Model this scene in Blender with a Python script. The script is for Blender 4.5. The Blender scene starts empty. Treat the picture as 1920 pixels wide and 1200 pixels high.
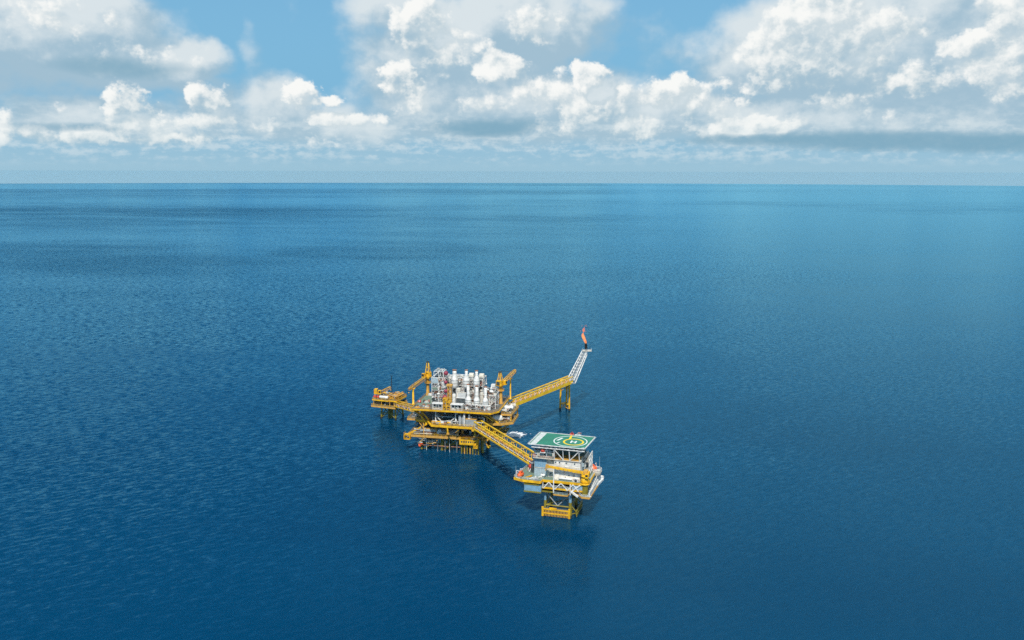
import bpy, math, random
from mathutils import Vector, Matrix
R = math.radians
S = bpy.context.scene
COL = S.collection
rnd = random.Random(7)

# ------------------------------------------------------------------ node maths helper
class V:
    """a float socket with arithmetic"""
    def __init__(s, nt, sock): s.nt, s.s = nt, sock
    def _m(s, op, *a, clamp=False):
        n = s.nt.nodes.new('ShaderNodeMath'); n.operation = op; n.use_clamp = clamp
        for i, x in enumerate((s,) + a):
            if isinstance(x, V): s.nt.links.new(x.s, n.inputs[i])
            else: n.inputs[i].default_value = float(x)
        return V(s.nt, n.outputs[0])
    def __add__(s, o): return s._m('ADD', o)
    def __sub__(s, o): return s._m('SUBTRACT', o)
    def __mul__(s, o): return s._m('MULTIPLY', o)
    def __truediv__(s, o): return s._m('DIVIDE', o)
    __radd__ = __add__; __rmul__ = __mul__
    def __rsub__(s, o): return (s * -1.0) + o
    def max(s, o): return s._m('MAXIMUM', o)
    def min(s, o): return s._m('MINIMUM', o)
    def smax(s, o, d): return s._m('SMOOTH_MAX', o, d)
    def sqrt(s): return s._m('SQRT')
    def pow(s, o): return s._m('POWER', o)
    def clamp(s): return s._m('ADD', 0.0, clamp=True)
    def step(s, a, b, lo=0.0, hi=1.0):
        n = s.nt.nodes.new('ShaderNodeMapRange'); n.interpolation_type = 'SMOOTHSTEP'
        s.nt.links.new(s.s, n.inputs[0])
        for i, x in zip((1, 2, 3, 4), (a, b, lo, hi)): n.inputs[i].default_value = x
        return V(s.nt, n.outputs[0])

def combine(nt, x, y, z=0.0):
    n = nt.nodes.new('ShaderNodeCombineXYZ')
    for i, v in enumerate((x, y, z)):
        if isinstance(v, V): nt.links.new(v.s, n.inputs[i])
        else: n.inputs[i].default_value = v
    return n.outputs[0]

def noise(nt, vec, scale, detail=3.0, rough=0.5, dist=0.0, color=False, dim='3D'):
    n = nt.nodes.new('ShaderNodeTexNoise'); n.noise_dimensions = dim
    n.inputs['Scale'].default_value = scale; n.inputs['Detail'].default_value = detail
    n.inputs['Roughness'].default_value = rough; n.inputs['Distortion'].default_value = dist
    nt.links.new(vec, n.inputs['Vector'])
    if color:
        sp = nt.nodes.new('ShaderNodeSeparateColor'); nt.links.new(n.outputs['Color'], sp.inputs[0])
        return V(nt, sp.outputs[0]), V(nt, sp.outputs[1]), V(nt, sp.outputs[2])
    return V(nt, n.outputs[0])

def mixc(nt, fac, a, b):
    n = nt.nodes.new('ShaderNodeMix'); n.data_type = 'RGBA'
    for sock, x in ((n.inputs[0], fac), (n.inputs[6], a), (n.inputs[7], b)):
        if isinstance(x, V): nt.links.new(x.s, sock)
        elif isinstance(x, (tuple, list)): sock.default_value = (*x[:3], 1.0)
        elif isinstance(x, (int, float)): sock.default_value = x
        else: nt.links.new(x, sock)
    return n.outputs[2]

# ------------------------------------------------------------------ camera
CAM_Z, PITCH, ROLL = 160.0, R(9.85), R(0.13)
cam = bpy.data.cameras.new('camera'); cam.lens = 30.0; cam.sensor_width = 36.0
cam.clip_start = 1.0; cam.clip_end = 200000.0
co = bpy.data.objects.new('camera', cam); COL.objects.link(co)
co.matrix_world = Matrix.Translation((0, 0, CAM_Z)) @ Matrix.Rotation(R(90) - PITCH, 4, 'X') @ Matrix.Rotation(ROLL, 4, 'Z')
S.camera = co

# ------------------------------------------------------------------ light
SUN_EL, SUN_AZ = R(52), R(184)          # azimuth clockwise from +Y: behind the camera, to the left
sv = Vector((math.sin(SUN_AZ) * math.cos(SUN_EL), math.cos(SUN_AZ) * math.cos(SUN_EL), math.sin(SUN_EL)))
sl = bpy.data.lights.new('sun', 'SUN'); sl.energy = 4.2; sl.angle = R(0.53); sl.color = (1.0, 0.95, 0.87)
so = bpy.data.objects.new('sun', sl); COL.objects.link(so)
so.rotation_euler = sv.to_track_quat('Z', 'Y').to_euler()
S.view_settings.view_transform = 'Standard'; S.view_settings.look = 'None'
S.view_settings.exposure = 0.0; S.view_settings.gamma = 1.0
S.cycles.use_denoising = False
S.cycles.max_bounces = 6; S.cycles.diffuse_bounces = 3; S.cycles.glossy_bounces = 3
S.cycles.sample_clamp_indirect = 4.0
S.cycles.caustics_reflective = False; S.cycles.caustics_refractive = False

# ------------------------------------------------------------------ sky: blue air and cumulus by direction
W = bpy.data.worlds.new('World'); S.world = W; W.use_nodes = True
nt = W.node_tree; nt.nodes.clear()
out = nt.nodes.new('ShaderNodeOutputWorld'); bg = nt.nodes.new('ShaderNodeBackground')
bg.inputs['Strength'].default_value = 0.1; nt.links.new(bg.outputs[0], out.inputs[0])
sky = nt.nodes.new('ShaderNodeTexSky'); sky.sky_type = 'NISHITA'; sky.sun_disc = False
sky.sun_elevation = SUN_EL; sky.sun_rotation = SUN_AZ; sky.altitude = 160; sky.air_density = 1.0
sky.dust_density = 1.0; sky.ozone_density = 2.0
geo = nt.nodes.new('ShaderNodeTexCoord')
sep = nt.nodes.new('ShaderNodeSeparateXYZ'); nt.links.new(geo.outputs['Generated'], sep.inputs[0])
dx, dy, dz = (V(nt, sep.outputs[i]) for i in range(3))
DEG = 180 / math.pi
AZ = dx._m('ARCTAN2', dy) * DEG
EL = dz._m('ARCSINE') * DEG

# cumulus: azimuth, elevation, half width, half height (degrees), weight
TOWERS = [(-27.1, 8.4, 3.53, 1.72, 0.62), (-23.4, 7.0, 3.48, 1.35, 0.5), (-20.4, 6.8, 1.67, 1.23, 0.58), (-24.4, 3.8, 0.92, 1.11, 1), (-23.5, 3.9, 1.11, 1.05, 0.95), (-23.3, 2.7, 2.06, 0.88, 1), (-26.4, 2.0, 3.37, 0.55, 0.85), (-21.4, 2.0, 3.34, 0.45, 0.85), (-19.1, 4.4, 1.24, 1.08, 1.05), (-19.3, 3.1, 1.71, 0.8, 0.9), (-28.8, 2.1, 0.97, 0.66, 0.8), (-30.0, 2.5, 0.84, 0.95, 0.95), (-30.1, 1.7, 1.05, 0.42, 0.9), (-27.9, 3.5, 1.36, 0.54, 0.5), (-13.7, 5.0, 0.92, 0.78, 1.05), (-13.2, 4.5, 0.99, 0.72, 0.9), (-11.8, 4.5, 0.87, 0.59, 1), (-11.1, 3.3, 2.69, 0.53, 0.85), (-12.8, 1.7, 3.0, 0.4, 0.6), (-15.4, 2.7, 1.95, 0.66, 0.55), (-9.1, 2.3, 2.05, 0.61, 0.5), (-5.9, 9.2, 1.63, 1.59, 1.05), (-4.2, 7.8, 2.4, 1.62, 0.75), (-7.4, 5.8, 1.02, 1.19, 1.0), (-6.4, 4.6, 1.72, 1.27, 0.75), (-5.6, 2.8, 2.08, 1.02, 0.6), (-0.6, 6.5, 1.73, 1.12, 1.0), (1.7, 9.3, 2.05, 1.28, 0.8), (-1.1, 4.5, 2.43, 1.28, 0.7), (1.4, 5.2, 1.91, 1.2, 0.8), (5.0, 5.8, 1.24, 1.19, 1.1), (4.5, 3.7, 1.73, 1.21, 1.05), (2.7, 4.9, 2.08, 1.51, 0.8), (6.9, 4.5, 1.54, 1.13, 0.85), (7.6, 3.0, 2.4, 1.01, 0.8), (10.4, 5.1, 1.28, 0.99, 1.1), (11.3, 4.3, 1.0, 1.12, 1.0), (9.3, 4.6, 1.69, 0.93, 0.8), (3.5, 2.8, 3.13, 0.75, 0.6), (13.0, 4.4, 1.98, 1.47, 0.75), (15.0, 2.9, 3.58, 0.86, 0.85), (17.0, 7.2, 2.52, 1.56, 1.0), (18.8, 8.8, 2.76, 1.82, 1.1), (19.8, 6.8, 3.36, 1.7, 1.0), (22.1, 8.2, 2.65, 1.8, 0.85), (24.1, 5.4, 3.17, 1.22, 0.8), (28.1, 7.3, 2.41, 0.75, 1.0), (29.0, 5.8, 2.11, 1.6, 0.95), (29.3, 8.6, 1.56, 1.4, 0.95), (16.2, 5.7, 1.92, 1.28, 0.8), (24.9, 2.8, 3.16, 0.43, 0.55), (21.2, 4.3, 3.63, 1.26, 0.6)]
# the softer grey bodies behind and between the sunlit towers
BODIES = [(-27.6, 7.8, 5.39, 2.45, 1), (-24.3, 6.6, 3.98, 1.52, 0.95), (-20.8, 6.45, 2.3, 1.2, 0.95), (-30.2, 5.0, 1.81, 0.87, 0.6), (-26.8, 3.2, 3.89, 1.06, 0.8), (-23.5, 2.5, 5.88, 1.13, 0.75), (-18.8, 3.6, 2.19, 1.6, 0.7), (-15.0, 4.3, 2.27, 1.46, 0.75), (-13.7, 2.9, 4.94, 1.32, 0.75), (-16.2, 6.2, 0.83, 1.75, 0.23), (-14.0, 9.8, 0.52, 0.93, 0.22), (-9.4, 2.4, 2.73, 1.35, 0.7), (-7.5, 10.0, 3.02, 1.88, 0.8), (-3.8, 8.1, 5.12, 2.58, 1), (-0.0, 8.8, 4.8, 2.57, 0.95), (4.1, 9.7, 2.72, 1.58, 0.6), (-2.1, 4.5, 6.23, 2.35, 1), (2.4, 4.2, 5.55, 2.02, 1), (6.9, 3.7, 4.8, 1.51, 1), (10.7, 3.8, 3.7, 1.5, 0.95), (1.4, 2.8, 9.01, 0.75, 0.8), (-0.4, 3.0, 3.49, 0.75, 0.9), (9.9, 7.4, 2.17, 1.61, 0.3), (12.4, 6.7, 1.48, 1.77, 0.3), (7.1, 9.1, 2.03, 1.59, 0.28), (18.0, 6.9, 4.99, 2.81, 1), (24.0, 6.9, 6.61, 3.6, 1.1), (29.0, 6.1, 4.49, 3.76, 1.1), (21.9, 3.3, 9.86, 1.58, 1.1), (15.0, 3.4, 5.2, 1.47, 1), (28.5, 2.7, 5.4, 1.2, 1.05), (-16.6, 7.0, 0.6, 1.7, 0.3), (12.3, 7.6, 1.3, 1.6, 0.3), (9.0, 8.6, 1.6, 1.3, 0.26)]
# flat shaded undersides
BASES = [(-2.0, 2.8, 2.97, 0.51, 1), (-0.0, 3.0, 2.1, 0.47, 0.8), (17.6, 2.0, 6.03, 0.32, 0.9), (22.6, 1.9, 5.08, 0.58, 1), (28.6, 1.7, 3.52, 0.55, 1), (26.1, 1.9, 4.52, 0.45, 0.9), (-23.8, 6.0, 3.47, 0.56, 0.8), (-26.1, 6.1, 1.67, 0.48, 0.6), (-27.2, 2.5, 3.05, 0.28, 0.7)]
def field(g, vec, heaps, soft):
    """smooth union of round humps"""
    m = None
    for (ca, ce, ra, re, w) in heaps:
        n = g.nodes.new('ShaderNodeVectorMath'); n.operation = 'MULTIPLY_ADD'; g.links.new(vec, n.inputs[0])
        n.inputs[1].default_value = (1 / ra, 1 / re, 0); n.inputs[2].default_value = (-ca / ra, -ce / re, 0)
        d = g.nodes.new('ShaderNodeVectorMath'); d.operation = 'DOT_PRODUCT'; g.links.new(n.outputs[0], d.inputs[0]); g.links.new(n.outputs[0], d.inputs[1])
        q = V(g, d.outputs['Value'])._m('MULTIPLY_ADD', -.36 * w, w)
        m = q if m is None else m.smax(q, soft)
    return m
def sky_group(name, build):
    grp = bpy.data.node_groups.new(name, 'ShaderNodeTree')
    grp.interface.new_socket('Az', in_out='INPUT', socket_type='NodeSocketFloat')
    grp.interface.new_socket('El', in_out='INPUT', socket_type='NodeSocketFloat')
    grp.interface.new_socket('Density', in_out='OUTPUT', socket_type='NodeSocketFloat')
    gi = grp.nodes.new('NodeGroupInput'); go = grp.nodes.new('NodeGroupOutput')
    grp.links.new(build(grp, V(grp, gi.outputs[0]), V(grp, gi.outputs[1])).s, go.inputs[0])
    return grp
def towers(grp, a0, e0):
    base = combine(grp, a0, e0 * 1.15, 3.7)
    n1 = noise(grp, base, .7, 8, .6, color=True)
    vec = combine(grp, a0 + (n1[0] - .5) * 2.3, e0 + (n1[1] - .5) * 1.9, 0)
    m = field(grp, vec, TOWERS, .12)
    vo = grp.nodes.new('ShaderNodeTexVoronoi'); vo.feature = 'F1'; vo.voronoi_dimensions = '2D'; vo.normalize = True
    vo.inputs['Scale'].default_value = .8; vo.inputs['Detail'].default_value = 2.6; vo.inputs['Roughness'].default_value = .45; vo.inputs['Lacunarity'].default_value = 2.3
    grp.links.new(combine(grp, a0 + (n1[2] - .5) * 1.1, e0 + (n1[1] - .5) * 1.1, 0), vo.inputs['Vector'])
    return m + (.36 - V(grp, vo.outputs['Distance'])) * .58 + (n1[2] - .5) * 1.0 - .52
def bodies(grp, a0, e0):
    base = combine(grp, a0, e0 * 1.2, 8.1)
    n1 = noise(grp, base, .42, 5, .52, color=True)
    vec = combine(grp, a0 + (n1[0] - .5) * 2.6, e0 + (n1[1] - .5) * 1.9, 0)
    m = field(grp, vec, BODIES, .2)
    # outside the framed part of the sky: made-up cumulus noise, thicker right and clearer left, to put sheen on the sea
    wild = (a0._m('ABSOLUTE').step(33, 38)).max(e0.step(12.0, 15))
    fld = noise(grp, combine(grp, a0, e0 * 1.3, 9.1), .075, 3, .55) + a0.step(-14, 24, -.26, .36)
    m = m.max(-1.0) * (1.0 - wild) + (fld * 2.4 - .62) * wild
    return m + (n1[2] - .5) * .7 - .28
G_T, G_B = sky_group('cumulus_towers', towers), sky_group('cumulus_bodies', bodies)
def cumulus(g, a, e):
    n = nt.nodes.new('ShaderNodeGroup'); n.node_tree = g
    nt.links.new(a.s, n.inputs[0]); nt.links.new(e.s, n.inputs[1])
    return V(nt, n.outputs[0])
d0 = cumulus(G_T, AZ, EL); d1 = cumulus(G_T, AZ - .38, EL + .52)   # a step towards the sun: thinner there means a lit face
b0 = cumulus(G_B, AZ, EL); b1 = cumulus(G_B, AZ - .8, EL + 1.5)
v3 = combine(nt, AZ, EL * 1.2, 5.0)
tone = noise(nt, v3, .22, 4, .5)
# clear air
skyc = nt.nodes.new('ShaderNodeMix'); skyc.data_type = 'RGBA'; skyc.blend_type = 'MULTIPLY'; skyc.inputs[0].default_value = 1.0
nt.links.new(sky.outputs[0], skyc.inputs[6]); skyc.inputs[7].default_value = (.62, 1.0, 1.18, 1)
haze = EL.step(-1.0, 5.5, 1.0, 0.0)
blue = mixc(nt, EL.step(3, 26), (2.1, 4.75, 6.95), skyc.outputs[2])
blue = mixc(nt, haze * .95, blue, (3.6, 5.6, 6.8))
# rows of distant little clouds just over the horizon
far = noise(nt, combine(nt, AZ * 1.25, EL * 2.3, 2.0), 1.0, 5, .6)
far2 = noise(nt, combine(nt, AZ * .16, EL * 1.5, 6.0), 1.0, 3, .5)
lowc = (far * .75 + far2 * .45).step(.53, .76) * EL.step(.1, 1.3) * EL.step(4.8, 2.4, 0, 1)
# grey bodies: lit above, blue grey below
mott = noise(nt, v3, .8, 6, .6)
blit = ((b0 - b1) * 1.35 + .25 + (tone - .5) * .9 + (mott - .5) * .75).clamp()
bc = mixc(nt, blit.step(.05, .85), (3.7, 5.25, 6.35), (7.3, 7.95, 8.2))
nb = noise(nt, combine(nt, AZ * .5, EL, 4.4), .8, 4, .55, color=True)
under = field(nt, combine(nt, AZ + (nb[0] - .5) * 3.0, EL + (nb[1] - .5) * .55, 0), BASES, .1).step(.25, .95)
bc = mixc(nt, haze * .5, bc, (4.3, 6.1, 7.1))
c1 = mixc(nt, b0.step(-.12, .42) * EL.step(.7, 2.4) * .93, blue, bc)
# sunlit towers
lit = ((d0 - d1) * 1.15 + .40 + (tone - .5) * 1.1).clamp()
tc = mixc(nt, lit.step(.05, .9), (4.6, 5.9, 6.65), (9.4, 9.5, 9.3))
tc = mixc(nt, haze * .45, tc, (6.4, 7.7, 8.1))
final = mixc(nt, d0.step(-.02, .29) * EL.step(.5, 2.0) * lit.step(-.05, .5, .12, 1.0), c1, tc)
final = mixc(nt, lowc * .48, final, (7.3, 8.1, 8.4))
final = mixc(nt, under * .88, final, (2.1, 4.0, 5.3))
nt.links.new(final, bg.inputs['Color'])
W.cycles.sampling_method = 'NONE'

# ------------------------------------------------------------------ materials
def mat(name, c, rough=.5, metal=0.0, var=.12, dirt=None, scale=.6, emit=None, streak=False, spec=.5):
    m = bpy.data.materials.new(name); m.use_nodes = True; t = m.node_tree
    b = t.nodes['Principled BSDF']; b.inputs['Roughness'].default_value = rough; b.inputs['Metallic'].default_value = metal
    b.inputs['Specular IOR Level'].default_value = spec
    g = t.nodes.new('ShaderNodeNewGeometry')
    p = g.outputs['Position']
    n = noise(t, p, scale, 5, .6)
    lo = tuple(max(0, x * (1 - var * 1.6)) for x in c); hi = tuple(min(1, x * (1 + var)) for x in c)
    colr = mixc(t, n.step(.3, .7), lo, hi)
    if dirt:
        if streak:
            sp = t.nodes.new('ShaderNodeSeparateXYZ'); t.links.new(p, sp.inputs[0])
            q = combine(t, V(t, sp.outputs[0]), V(t, sp.outputs[1]), V(t, sp.outputs[2]) * .22)
            n2 = noise(t, q, 1.3, 6, .65)
        else: n2 = noise(t, p, 1.7, 6, .65)
        colr = mixc(t, n2.step(.53, .72) * .75, colr, dirt)
    t.links.new(colr, b.inputs['Base Color'])
    if emit:
        b.inputs['Emission Color'].default_value = (*emit[0], 1); b.inputs['Emission Strength'].default_value = emit[1]
    return m
RUST = (.22, .09, .035)
MAT = dict(
 yellow=mat('yellow_paint', (.92, .48, .012), .45, dirt=(.45, .17, .03), streak=True, scale=.35, var=.2),
 yellow_clean=mat('bright_yellow_paint', (.95, .56, .012), .4, dirt=(.72, .36, .02), scale=.3, var=.14),
 ochre=mat('weathered_yellow_paint', (.66, .36, .07), .6, dirt=(.42, .2, .06), streak=True),
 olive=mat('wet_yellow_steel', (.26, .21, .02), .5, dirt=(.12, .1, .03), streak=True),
 white=mat('white_paint', (.76, .76, .73), .45, dirt=(.5, .42, .33), streak=True, var=.16),
 cream=mat('cream_cladding', (.66, .62, .53), .5, dirt=(.42, .33, .24), streak=True),
 grey=mat('grey_steel', (.34, .36, .36), .5, dirt=(.2, .18, .16)),
 silver=mat('silver_cladding', (.5, .52, .52), .35, .35, dirt=(.36, .34, .3)),
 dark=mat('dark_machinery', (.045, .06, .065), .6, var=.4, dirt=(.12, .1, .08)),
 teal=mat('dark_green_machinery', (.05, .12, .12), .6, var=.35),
 deck=mat('green_grey_deck_paint', (.17, .25, .19), .7, dirt=(.22, .2, .15)),
 deckgrey=mat('grey_grating', (.13, .135, .13), .7, dirt=(.12, .09, .06)),
 rust=mat('rusty_pipe', (.33, .15, .08), .7, var=.3, dirt=(.45, .33, .25)),
 pink=mat('primer_red_pipe', (.42, .2, .16), .6, var=.25),
 maroon=mat('maroon_paint', (.3, .035, .07), .5),
 red=mat('red_paint', (.62, .07, .04), .45),
 orange=mat('orange_hull', (.82, .13, .03), .4),
 bluegrey=mat('blue_grey_cladding', (.2, .37, .5), .5, dirt=(.17, .28, .36), streak=True),
 palegrey=mat('pale_blue_grey_cladding', (.4, .5, .54), .5, dirt=(.27, .38, .44), scale=1.2),
 blue=mat('blue_tank_paint', (.03, .15, .38), .45),
 heli=mat('green_helideck_paint', (.03, .215, .135), .65, var=.1, dirt=(.05, .25, .17), scale=.3),
 helip=mat('pale_apron_paint', (.6, .63, .6), .65, dirt=(.5, .48, .44)),
 line=mat('white_line_paint', (.8, .82, .8), .6, var=.04),
 liney=mat('yellow_line_paint', (.88, .62, .02), .6, var=.04),
 fouled=mat('fouled_steel', (.035, .033, .015), .7, var=.4, dirt=(.07, .055, .03)),
 black=mat('sooty_steel', (.02, .02, .022), .7, var=.3),
 glass=mat('dark_window_glass', (.02, .025, .03), .15),
)

# ------------------------------------------------------------------ mesh builder
class MB:
    def __init__(s): s.v, s.f, s.m, s.sm, s.mats = [], [], [], [], []
    def _mi(s, m):
        if m not in s.mats: s.mats.append(m)
        return s.mats.index(m)
    def add(s, vs, fs, m, smooth=False):
        o = len(s.v); s.v += [tuple(v) for v in vs]; k = s._mi(m)
        for f in fs: s.f.append(tuple(o + i for i in f)); s.m.append(k); s.sm.append(smooth)
    def box(s, x0, x1, y0, y1, z0, z1, m):
        s.add([(x, y, z) for z in (z0, z1) for y in (y0, y1) for x in (x0, x1)],
              [(0, 2, 3, 1), (4, 5, 7, 6), (0, 1, 5, 4), (2, 6, 7, 3), (0, 4, 6, 2), (1, 3, 7, 5)], m)
    def prism(s, poly, z0, z1, m):
        n = len(poly)
        s.add([(x, y, z0) for x, y in poly] + [(x, y, z1) for x, y in poly],
              [tuple(reversed(range(n))), tuple(range(n, 2 * n))] + [(i, (i + 1) % n, n + (i + 1) % n, n + i) for i in range(n)], m)
    def frustum(s, lo, z0, hi, z1, m):
        """lo, hi = (x0,x1,y0,y1)"""
        vs = [(x, y, z0) for y in lo[2:] for x in lo[:2]] + [(x, y, z1) for y in hi[2:] for x in hi[:2]]
        s.add(vs, [(0, 2, 3, 1), (4, 5, 7, 6), (0, 1, 5, 4), (2, 6, 7, 3), (0, 4, 6, 2), (1, 3, 7, 5)], m)
    def bar(s, p, q, w, m, h=None):
        p, q = Vector(p), Vector(q); d = (q - p)
        if d.length < 1e-4: return
        d.normalize(); up = Vector((0, 0, 1)) if abs(d.z) < .95 else Vector((0, 1, 0))
        a = d.cross(up).normalized() * (w / 2); b = a.cross(d).normalized() * ((h or w) / 2)
        vs = [p - a - b, p + a - b, p + a + b, p - a + b, q - a - b, q + a - b, q + a + b, q - a + b]
        s.add(vs, [(0, 1, 2, 3), (7, 6, 5, 4), (0, 4, 5, 1), (1, 5, 6, 2), (2, 6, 7, 3), (3, 7, 4, 0)], m)
    def tube(s, p, q, r, m, n=8, r2=None):
        p, q = Vector(p), Vector(q); d = (q - p)
        if d.length < 1e-4: return
        d.normalize(); up = Vector((0, 0, 1)) if abs(d.z) < .95 else Vector((0, 1, 0))
        a = d.cross(up).normalized(); b = a.cross(d).normalized(); r2 = r if r2 is None else r2
        vs = []
        for c, rr in ((p, r), (q, r2)):
            for i in range(n):
                t = 2 * math.pi * i / n; vs.append(c + a * (rr * math.cos(t)) + b * (rr * math.sin(t)))
        s.add(vs, [(i, n + i, n + (i + 1) % n, (i + 1) % n) for i in range(n)], m, True)
        s.add(vs, [tuple(range(n)), tuple(reversed(range(n, 2 * n)))], m)
    def path(s, pts, r, m, n=6):
        for a, b in zip(pts, pts[1:]): s.tube(a, b, r, m, n)
    def lathe(s, c, prof, m, n=16, axis='z'):
        c = Vector(c); vs = []
        for r, h in prof:
            for i in range(n):
                t = 2 * math.pi * i / n; u, w = r * math.cos(t), r * math.sin(t)
                vs.append(c + (Vector((u, w, h)) if axis == 'z' else Vector((h, w, u)) if axis == 'x' else Vector((w, h, u))))
        fs = []
        for k in range(len(prof) - 1):
            for i in range(n):
                j = (i + 1) % n; fs.append((k * n + i, k * n + j, k * n + n + j, k * n + n + i))
        s.add(vs, fs, m, True)
        L = len(prof) - 1
        if prof[0][0] > .01: s.add(vs[:n], [tuple(reversed(range(n)))], m)
        if prof[L][0] > .01: s.add(vs[L * n:], [tuple(range(n))], m)
    def vessel(s, p, length, r, m, axis='x', n=14):
        e = r * .55
        s.lathe(p, [(.01, -length / 2 - e), (r * .6, -length / 2 - e * .8), (r * .9, -length / 2 - e * .4), (r, -length / 2), (r, length / 2), (r * .9, length / 2 + e * .4), (r * .6, length / 2 + e * .8), (.01, length / 2 + e)], m, n, axis)
    def rail(s, pts, m, h=1.1, r=.05, step=2.2, z=None, mid=True):
        for a, b in zip(pts, pts[1:]):
            a, b = Vector(a), Vector(b); k = max(1, round((b - a).length / step)); up = Vector((0, 0, h))
            s.bar(a + up, b + up, r * 2, m)
            if mid: s.bar(a + up * .5, b + up * .5, r * 1.5, m)
            for i in range(k + 1):
                q = a.lerp(b, i / k); s.bar(q, q + up, r * 1.8, m)
    def build(s, name, parent=None, label=None):
        me = bpy.data.meshes.new(name); me.from_pydata(s.v, [], s.f)
        for x in s.mats: me.materials.append(MAT[x] if isinstance(x, str) else x)
        me.polygons.foreach_set('material_index', s.m); me.polygons.foreach_set('use_smooth', s.sm); me.update()
        o = bpy.data.objects.new(name, me); COL.objects.link(o)
        if parent: o.parent = parent
        if label: o['label'] = label
        return o

class Frame:
    def __init__(s, x, y, deg): s.x, s.y, s.a = x, y, R(deg)
    def w(s, x, y, z=0):
        c, n = math.cos(s.a), math.sin(s.a); return Vector((s.x + c * x - n * y, s.y + n * x + c * y, z))
M = Frame(-35, 485, -11); L = Frame(24.5, 386, -16); Wf = Frame(-79, 545, -20)

def tag(o, label, cat, group=None, kind=None):
    if label: o['label'] = label
    if cat: o['category'] = cat
    if group: o['group'] = group
    if kind: o['kind'] = kind
    return o
def thing(name, label, cat, fr, p, rz=0, group=None):
    o = bpy.data.objects.new(name, None); COL.objects.link(o); o.empty_display_size = .5
    o.location = fr.w(*p); o.rotation_euler = (0, 0, fr.a + R(rz))
    return tag(o, label, cat, group)
def copy_tree(o, parent=None):
    c = o.copy(); COL.objects.link(c)
    if parent: c.parent = parent
    for ch in list(o.children): copy_tree(ch, c)
    return c
def dup(o, fr, p, label, rz=0, s=None):
    c = copy_tree(o); c.location = fr.w(*p); c.rotation_euler = (0, 0, fr.a + R(rz)); c['label'] = label
    if s: c.scale = s
    return c
def one(name, mb, label, cat, fr, p, rz=0, group=None):
    o = mb.build(name); o.location = fr.w(*p); o.rotation_euler = (0, 0, fr.a + R(rz)); return tag(o, label, cat, group)

def clutter(mb, x0, x1, y0, y1, z0, z1, n, seed, mats=('white', 'white', 'cream', 'grey', 'rust', 'pink', 'dark', 'silver'), rmax=.28):
    q = random.Random(seed)
    for _ in range(n):
        m = q.choice(mats); k = q.random()
        x, y, z = q.uniform(x0, x1), q.uniform(y0, y1), q.uniform(z0, z1)
        if k < .34:
            l = q.uniform(.2, .8) * (x1 - x0); a = max(x0, x - l / 2); mb.tube((a, y, z), (min(x1, x + l / 2), y, z), q.uniform(.1, rmax), m, 6)
        elif k < .5:
            l = q.uniform(.3, .9) * (y1 - y0); mb.tube((x, max(y0, y - l / 2), z), (x, min(y1, y + l / 2), z), q.uniform(.1, rmax), m, 6)
        elif k < .72:
            l = q.uniform(.2, .7) * (z1 - z0); mb.tube((x, y, max(z0, z - l / 2)), (x, y, min(z1, z + l / 2)), q.uniform(.1, rmax), m, 6)
        elif k < .9:
            a, b, c = q.uniform(.25, .9), q.uniform(.25, .8), q.uniform(.25, .9); mb.box(x - a, x + a, y - b, y + b, z - c, z + c, m)
        else: mb.vessel((x, y, z), q.uniform(.8, 2), q.uniform(.3, .7), m, q.choice('xyz'), 10)


# ------------------------------------------------------------------ the sea: one sheet with the curve of the earth
EARTH = 2.0e6
HAZE = 1.3e-5
rs = [0, 40, 90, 150, 220, 300, 400, 520, 680, 880, 1150, 1500] + [1500 * 1.14 ** k for k in range(1, 24)]
NS = 160
vs = [(0, 0, 0)]; fs = []
for r in rs[1:]:
    for i in range(NS):
        t = 2 * math.pi * i / NS; vs.append((r * math.cos(t), r * math.sin(t), -r * r / (2 * EARTH)))
for i in range(NS): fs.append((0, 1 + i, 1 + (i + 1) % NS))
for k in range(len(rs) - 2):
    for i in range(NS):
        j = (i + 1) % NS; a = 1 + k * NS; fs.append((a + i, a + NS + i, a + NS + j, a + j))
wm = bpy.data.materials.new('sea_water'); wm.use_nodes = True; t = wm.node_tree
b = t.nodes['Principled BSDF']
g = t.nodes.new('ShaderNodeNewGeometry'); sp = t.nodes.new('ShaderNodeSeparateXYZ'); t.links.new(g.outputs['Position'], sp.inputs[0])
X, Y = V(t, sp.outputs[0]), V(t, sp.outputs[1])
def turned(deg, su, sv_, z=0.0):
    c, s_ = math.cos(R(deg)), math.sin(R(deg))
    return combine(t, (X * c + Y * s_) * su, (Y * c - X * s_) * sv_, z)
# steepness of the wind sea: crests run about 35 degrees off the view, with cross chop and a long swell
w1 = noise(t, turned(33, .15, .43, 1), 1.0, 2, .5) - .5
w2 = noise(t, turned(24, .46, 1.15, 5), 1.0, 3, .6) - .5
w3 = noise(t, turned(-20, .5, .9, 9), 1.0, 2, .6) - .5
w4 = noise(t, turned(38, .018, .05, 3), 1.0, 1, .5) - .5
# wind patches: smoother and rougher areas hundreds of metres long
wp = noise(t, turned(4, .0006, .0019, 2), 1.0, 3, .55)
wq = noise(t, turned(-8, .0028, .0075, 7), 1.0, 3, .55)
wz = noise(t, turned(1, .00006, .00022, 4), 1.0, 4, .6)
gust_shade = wz.step(.42, .58, .35, 1.25) * wp.step(.32, .68, .65, 1.3) * wq.step(.32, .68, .65, 1.3)
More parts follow.
